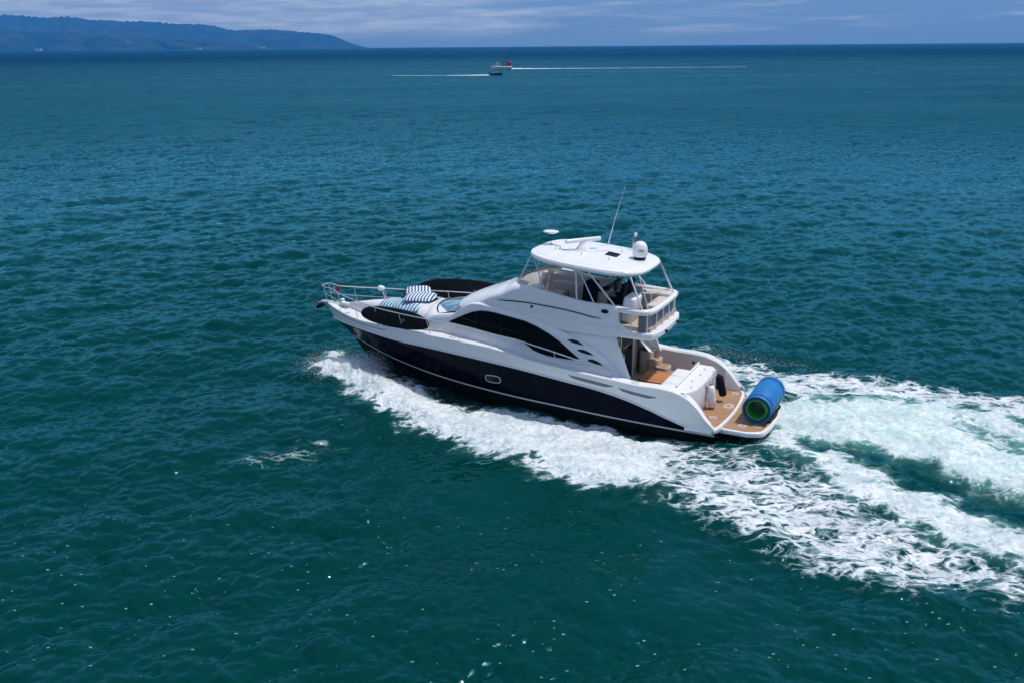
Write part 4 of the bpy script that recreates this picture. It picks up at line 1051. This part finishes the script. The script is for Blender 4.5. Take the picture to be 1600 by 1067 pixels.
for a in np.linspace(math.pi + .10, math.pi + .75, 8): rows.append([(.515 * math.cos(a), y, .515 * math.sin(a)) for y in (YA, YB * .4)])
mb.grid(rows); mb.build('pale_flap', principled('pale_green_foam', (0.22, 0.52, 0.20), .6), rm)

# low black shape added to give the dark area behind the roll
cv = empty('dark_area_fill'); cv.matrix_world = YM @ Matrix.Translation((-1.42, -.35, .483)); tag(cv, 'low black shape added for the dark area just behind the rolled water mat', 'dark area')
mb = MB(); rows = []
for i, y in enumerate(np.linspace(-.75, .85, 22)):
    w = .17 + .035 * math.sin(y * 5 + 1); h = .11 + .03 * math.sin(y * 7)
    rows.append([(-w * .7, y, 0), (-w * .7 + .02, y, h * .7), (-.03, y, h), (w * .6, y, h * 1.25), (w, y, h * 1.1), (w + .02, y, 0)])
mb.grid(rows, closed=True); mb.add(rows[0], [tuple(range(6))]); mb.add(rows[-1], [tuple(range(6))]); mb.build('dark_fill_mesh', M['black_cloth'], cv)

# paddle boards in black bags lashed upright along the rails
def board(pts, label, y_of, group, side):
    """pts: lower and upper edge in (x, z); y_of(x) gives where it leans"""
    r = empty('board_bag'); r.matrix_world = YM.copy(); tag(r, label, 'board bag', group)
    top, bot = pts; th = .13
    xs = np.linspace(top[0][0], top[-1][0], 48); rows = []
    for x in xs:
        zt, zb2 = interp(top, x), interp(bot, x); zc, hz = (zt + zb2) / 2, (zt - zb2) / 2
        u = (x - xs[0]) / (xs[-1] - xs[0]); t2 = th * (1 - abs(2 * u - 1) ** 6) * .5 + .012
        rows.append([(x, y_of(x) + t2 * math.copysign(abs(math.cos(a)) ** .6, math.cos(a)) - side * .18 * (hz * math.sin(a)), zc + hz * math.copysign(abs(math.sin(a)) ** .85, math.sin(a))) for a in np.linspace(0, 2 * math.pi, 25)[:-1]])
    mb = MB(); mb.grid(rows, closed=True); mb.add(rows[0], [tuple(range(24))]); mb.add(rows[-1], [tuple(range(24))]); mb.build('bag', M['black_cloth'], r)
    for f in (.28, .72):
        x = xs[0] + (xs[-1] - xs[0]) * f; zt, zb2 = interp(top, x), interp(bot, x)
        mb = MB(); mb.tube([(x, y_of(x) - side * .10, zt - .02), (x, y_of(x) + side * .085, (zt + zb2) / 2), (x, y_of(x) + side * .10, zb2 - .07)], .018, 6); mb.build('lashing', M['trim'], r)
    mb = MB(); xm = (xs[0] + xs[-1]) / 2; mb.box((xm - .55, y_of(xm - .55) + side * .085, (interp(top, xm) + interp(bot, xm)) / 2), (.09, .03, .09), bev=.01); mb.build('valve_patch', M['graytrim'], r)
    return r
def lens_tab(x0, x1, zc0, zc1, h, sgn, p=2.3, q=.62, skew=0.0):
    out = []
    for i in range(61):
        u = -1 + 2 * i / 60; x = x0 + (x1 - x0) * i / 60; zc = zc0 + (zc1 - zc0) * i / 60
        out.append((x, zc + sgn * h * max(.0, 1 - abs(u) ** p) ** q * (1 + skew * u)))
    return out
board((lens_tab(11.0, 14.68, 2.70, 2.55, .42, 1, 2.6, .52), lens_tab(11.0, 14.68, 2.68, 2.53, .30, -1, 2.6, .52)), 'long black padded board bag standing on the near side deck along the bow rail', lambda x: 2.02 - .20 * (x - 11), 'board bags on the bow', 1)
board((lens_tab(10.0, 14.0, 2.98, 2.98, .43, 1, 2.4, .6), lens_tab(10.0, 14.0, 2.96, 2.96, .45, -1, 2.6, .5)), 'long black padded board bag standing along the far bow rail behind the sun pad', lambda x: -(2.52 - .19 * (x - 10.5)), 'board bags on the bow', 1)

# sun pad towel and two pillows
def tz(x, y):
    zd = zs(x); yt = min(trunk_half(x), YH(x) - .16); h = interp(TRUNK, x) - zd + .02; u = min(.999, abs(y) / yt)
    return zd - .02 + h * (1 - u ** 2.6) ** (1 / 2.6)
tw = empty('striped_towel'); tw.matrix_world = YM.copy(); tag(tw, 'blue and white striped beach towel spread flat over the foredeck', 'towel')
mb = MB(); rows = []
for x in np.linspace(12.15, 14.25, 30): rows.append([(x + .10 * math.sin(y * 3), y, tz(x, y) + .03 + .012 * math.sin(x * 9 + y * 4)) for y in np.linspace(-1.25, 1.05, 26)])
mb.grid(rows); o = mb.build('towel_cloth', M['towel'], tw)
md = o.modifiers.new('t', 'SOLIDIFY'); md.thickness = .03
mb = MB(); mb.prism(rr_outline(12.1, 14.35, -1.3, 1.12, .25), lambda x, y: tz(x, max(-1.3, min(1.1, y))) - .05, lambda x, y: tz(x, max(-1.3, min(1.1, y))) + .012, bev=.005)
def pillow(x, y, z, rz, ry, rx, label, sc=(1, 1, 1)):
    r = empty('pillow'); r.matrix_world = YM @ (Matrix.Translation((x, y, z)) @ Matrix.Rotation(rz, 4, 'Z') @ Matrix.Rotation(ry, 4, 'Y') @ Matrix.Rotation(rx, 4, 'X'))
    tag(r, label, 'pillow', 'striped pillows on the foredeck')
    n = 17; T_ = []; B_ = []
    for i in range(n):
        for k in range(n):
            u, v = -1 + 2 * i / (n - 1), -1 + 2 * k / (n - 1)
            w = ((1 - u ** 4) * (1 - v ** 4)) ** .5; px = .55 * u * (1 - .08 * v * v) * sc[0]; py = .34 * v * (1 - .08 * u * u) * sc[1]
            T_.append((px, py, .17 * w * sc[2])); B_.append((px, py, -.12 * w * sc[2]))
    fs = [(i * n + k, i * n + k + 1, (i + 1) * n + k + 1, (i + 1) * n + k) for i in range(n - 1) for k in range(n - 1)]
    mb = MB(); mb.add(T_, fs); mb.add(B_, [f[::-1] for f in fs]); mb.build('pillow_cover', M['pillow'], r)
    mb = MB(); mb.tube([(.55 * sc[0], -.3, 0), (.60 * sc[0], -.1, .03), (.56 * sc[0], .1, 0), (.60 * sc[0], .25, .02)], .02, 6); mb.build('tie_cord', M['navy_cloth'], r)
    return r
pillow(12.60, .12, tz(12.60, .12) + .13, .25, .02, -.10, 'striped pillow lying flat on the towel, the nearer of the two', (1.15, 1.35, .65))
pillow(13.05, -.42, tz(13.05, -.4) + .20, 0.50, .05, -.42, 'striped pillow propped up on edge behind the flat one', (.95, 1.0, 1.0))
mb = None
# ------------------------------------------------------------------ the two boats far off
def far_boat():
    r = empty('tour_boat', (-4.9, 560, 0.35)); r.rotation_euler = (0, 0, math.radians(178)); tag(r, 'distant white tour boat with dark canopy and red stern cabin', 'boat')
    mb = MB(); rows = []
    for x in np.linspace(-6, 6.2, 14):
        w = 1.9 * (1 - max(0, (x - 1) / 5.2) ** 2.2); rows.append([(x, w * .75, .0), (x, w, .9 + .05 * max(0, x)), (x, w * .9, 1.25 + .06 * max(0, x)), (x, 0, 1.2 + .06 * max(0, x))])
    mb.grid(rows); mb.grid([rows[0], [(p[0], 0, p[2]) for p in rows[0]]]); mb.mirror(); mb.build('hull', M['white'], r)
    mb = MB(); mb.box((1.9, 0, 2.2), (2.6, 2.6, 2.0), bev=.15); cb = mb.build('wheelhouse', M['white'], r)
    mb = MB(); mb.box((2.3, 1.32, 2.5), (1.2, .04, .8)); mb.box((2.3, -1.32, 2.5), (1.2, .04, .8)); mb.box((3.22, 0, 2.5), (.04, 2.1, .8)); mb.build('window', M['glass'], cb)
    mb = MB(); mb.box((-1.2, 0, 3.6), (5.2, 3.3, .18), bev=.06); mb.build('canopy', M['navy_cloth'], r)
    mb = MB()
    for x in (-3.5, -1.2, 1.1):
        for y in (-1.5, 1.5): mb.tube([(x, y, 1.2), (x, y, 3.55)], .05, 6)
    mb.build('canopy_post', M['trim'], r)
    mb = MB(); mb.box((-4.6, 0, 2.3), (2.4, 3.0, 2.6), bev=.2); mb.build('stern_cabin', M['red'], r)
    mb = MB(); mb.box((-1.3, 0, 1.8), (3.4, 2.4, .5), bev=.1); mb.build('bench', M['graytrim'], r)
    return r
tb_ = far_boat()
def skiff():
    r = empty('speedboat', (-6.5, 440, 0.05)); tag(r, 'small dark open speedboat crossing in front of the tour boat', 'boat')
    mb = MB(); rows = []
    for x in np.linspace(-2.6, 3.0, 12):
        w = 1.0 * (1 - max(0, (x - .3) / 2.7) ** 2); rows.append([(x, w * .7, .05), (x, w, .75 + .1 * max(0, x)), (x, w * .88, .8 + .1 * max(0, x)), (x, 0, .6)])
    mb.grid(rows); mb.grid([rows[0], [(p[0], 0, p[2]) for p in rows[0]]]); mb.mirror(); mb.build('hull', M['navy'], r)
    mb = MB(); mb.box((.3, 0, 1.05), (.7, .7, .8), bev=.08); mb.build('console', M['graytrim'], r)
    mb = MB(); mb.box((-2.8, 0, 1.0), (.5, .5, 1.1), bev=.1); mb.build('outboard_motor', M['trim'], r)
    mb = MB(); mb.box((-.1, 0, 2.0), (1.5, 1.4, .08), bev=.02); mb.build('top', M['graytrim'], r)
    mb = MB()
    for x in (-.7, .5):
        for y in (-.6, .6): mb.tube([(x, y, .7), (x, y, 2.0)], .03, 6)
    mb.build('top_post', M['steel2'], r)
    return r
skiff()
foam_m = principled('white_foam', (0.72, 0.76, 0.78), 0.9)
def far_wake(pts, w, h, seed):
    rng = np.random.default_rng(seed); P = np.array(pts); n = 260; rows = []
    L = np.linspace(0, 1, n); xs = np.interp(L, np.linspace(0, 1, len(P)), P[:, 0]); ys = np.interp(L, np.linspace(0, 1, len(P)), P[:, 1])
    nz = np.convolve(rng.normal(size=n + 8), np.ones(4) / 4, 'same')[:n]
    for i in range(n):
        k = (1 - L[i]) ** 2.2; ww = w * (.5 + .8 * L[i]); hh = h * k * (1 + .4 * nz[i]) + .02
        rows.append([(xs[i], ys[i] - ww * .5, -.25), (xs[i], ys[i] - ww * .2, hh * .8), (xs[i], ys[i], hh), (xs[i], ys[i] + ww * .25, hh * .7), (xs[i], ys[i] + ww * .5, -.25)])
    mb = MB(); mb.grid(rows); o = mb.build('wake_foam', foam_m); tag(o, kind='stuff'); return o
far_wake([(-1, 560), (15, 561), (35, 563), (70, 565), (140, 572)], 3.0, .55, 3)
far_wake([(-9, 440), (-16, 441), (-26, 443), (-40, 447), (-58, 453)], 2.2, .48, 4)
# tiny white houses on the far shore
house_m = principled('far_white_house', (0.75, 0.74, 0.70), .8)
def shore_house(px, w, h, i):
    D = 11900; x = (px - 800) * .953 / F * D
    r = empty('shore_building', (x, D - 40, 0)); tag(r, ['long white building on the distant shore, the brightest and rightmost of three', 'low white building on the distant shore, the middle one of three', 'pale building near the left edge of the distant shore'][i], 'building', 'buildings along the far shore')
    mb = MB(); mb.box((0, 0, h / 2 + 4), (w, 40, h + 8)); mb.build('wall', house_m, r)
    mb = MB(); mb.box((0, 0, h + 10), (w * 1.03, 42, 4)); mb.build('roof', principled('far_roof', (.5, .48, .45), .8), r)
    return r
shore_house(414, 80, 16, 0); shore_house(316, 60, 10, 1); shore_house(66, 70, 16, 2)

# ------------------------------------------------------------------ spray thrown off the bow and the wash
def spray():
    rng = np.random.default_rng(12); V = []; Fc = []
    oct_v = np.array([(1, 0, 0), (-1, 0, 0), (0, 1, 0), (0, -1, 0), (0, 0, 1), (0, 0, -1)], float)
    oct_f = [(0, 2, 4), (2, 1, 4), (1, 3, 4), (3, 0, 4), (2, 0, 5), (1, 2, 5), (3, 1, 5), (0, 3, 5)]
    def drop(p, r):
        n = len(V) * 0 + len(V); R_ = rng.uniform(.6, 1.4, 3) * r
        V.extend((oct_v * R_ + p).tolist()); Fc.extend([tuple(n + i for i in f) for f in oct_f])
    C = np.array(CREST[:6])
    for _ in range(14000):                                   # along the leading edge of the wash
        t = rng.beta(1.0, 2.2) * (len(C) - 1.001); i = int(t); p = C[i] * (1 - t + i) + C[i + 1] * (t - i)
        k = 1 - t / (len(C) - 1); h = abs(rng.normal()) * (.10 + .34 * k ** 1.6)
        p = p + rng.normal(size=2) * (.22 + .35 * k); drop(np.array([p[0], p[1], .12 + h]), rng.uniform(.003, .011))
    b = np.array([-6.2, 35.6])                             # sheet of spray under the stem
    for _ in range(20000):
        u = rng.beta(1.2, 1.6); e0 = np.array([-5.3, 35.2]); e1 = np.array([-8.1, 36.4]); p = e0 * (1 - u) + e1 * u + rng.normal(size=2) * (.25 + .3 * u)
        h = rng.beta(1.1, 2.6) * (1.25 - .65 * u); drop(np.array([p[0], p[1], .05 + h]), rng.uniform(.003, .010))
    for _ in range(5000):                                   # behind the transom
        p = np.array([9.6, 30.2]) + rng.normal(size=2) * np.array([1.1, 1.2]); drop(np.array([p[0], p[1], .12 + abs(rng.normal()) * .16]), rng.uniform(.003, .011))
    for _ in range(1200):                                   # far side wash
        u = rng.beta(1, 1.5); p = np.array([8.2, 37.9]) * (1 - u) + np.array([12.5, 35.0]) * u + rng.normal(size=2) * .3; drop(np.array([p[0], p[1], .15 + abs(rng.normal()) * .12]), rng.uniform(.004, .010))
    me = bpy.data.meshes.new('bow_spray'); me.from_pydata(V, [], Fc); me.polygons.foreach_set('use_smooth', [True] * len(Fc)); me.materials.append(foam_m)
    o = bpy.data.objects.new('bow_spray', me); col.objects.link(o); tag(o, kind='stuff')
spray()
# ------------------------------------------------------------------ the air over the bay
def build_haze():
    x0, x1, y0, y1, z0, z1 = -20500, 20500, -20500, 20500, -40, 900
    bm = bmesh.new(); bmesh.ops.create_cube(bm, size=1)
    for v in bm.verts: v.co = Vector(((x0 + x1) / 2 + v.co.x * (x1 - x0), (y0 + y1) / 2 + v.co.y * (y1 - y0), (z0 + z1) / 2 + v.co.z * (z1 - z0)))
    me = bpy.data.meshes.new("haze"); bm.to_mesh(me); bm.free()
    o = bpy.data.objects.new("haze", me); col.objects.link(o); tag(o, kind='stuff')
    m = bpy.data.materials.new("haze_air"); m.use_nodes = True; t = m.node_tree; t.nodes.clear()
    pv = t.nodes.new('ShaderNodeVolumePrincipled'); pv.inputs['Color'].default_value = (0.08, 0.42, 1.0, 1); pv.inputs['Density'].default_value = 6.0e-5
    pv.inputs['Anisotropy'].default_value = 0.0
    ot = t.nodes.new('ShaderNodeOutputMaterial'); t.links.new(pv.outputs[0], ot.inputs['Volume'])
    me.materials.append(m)
build_haze()
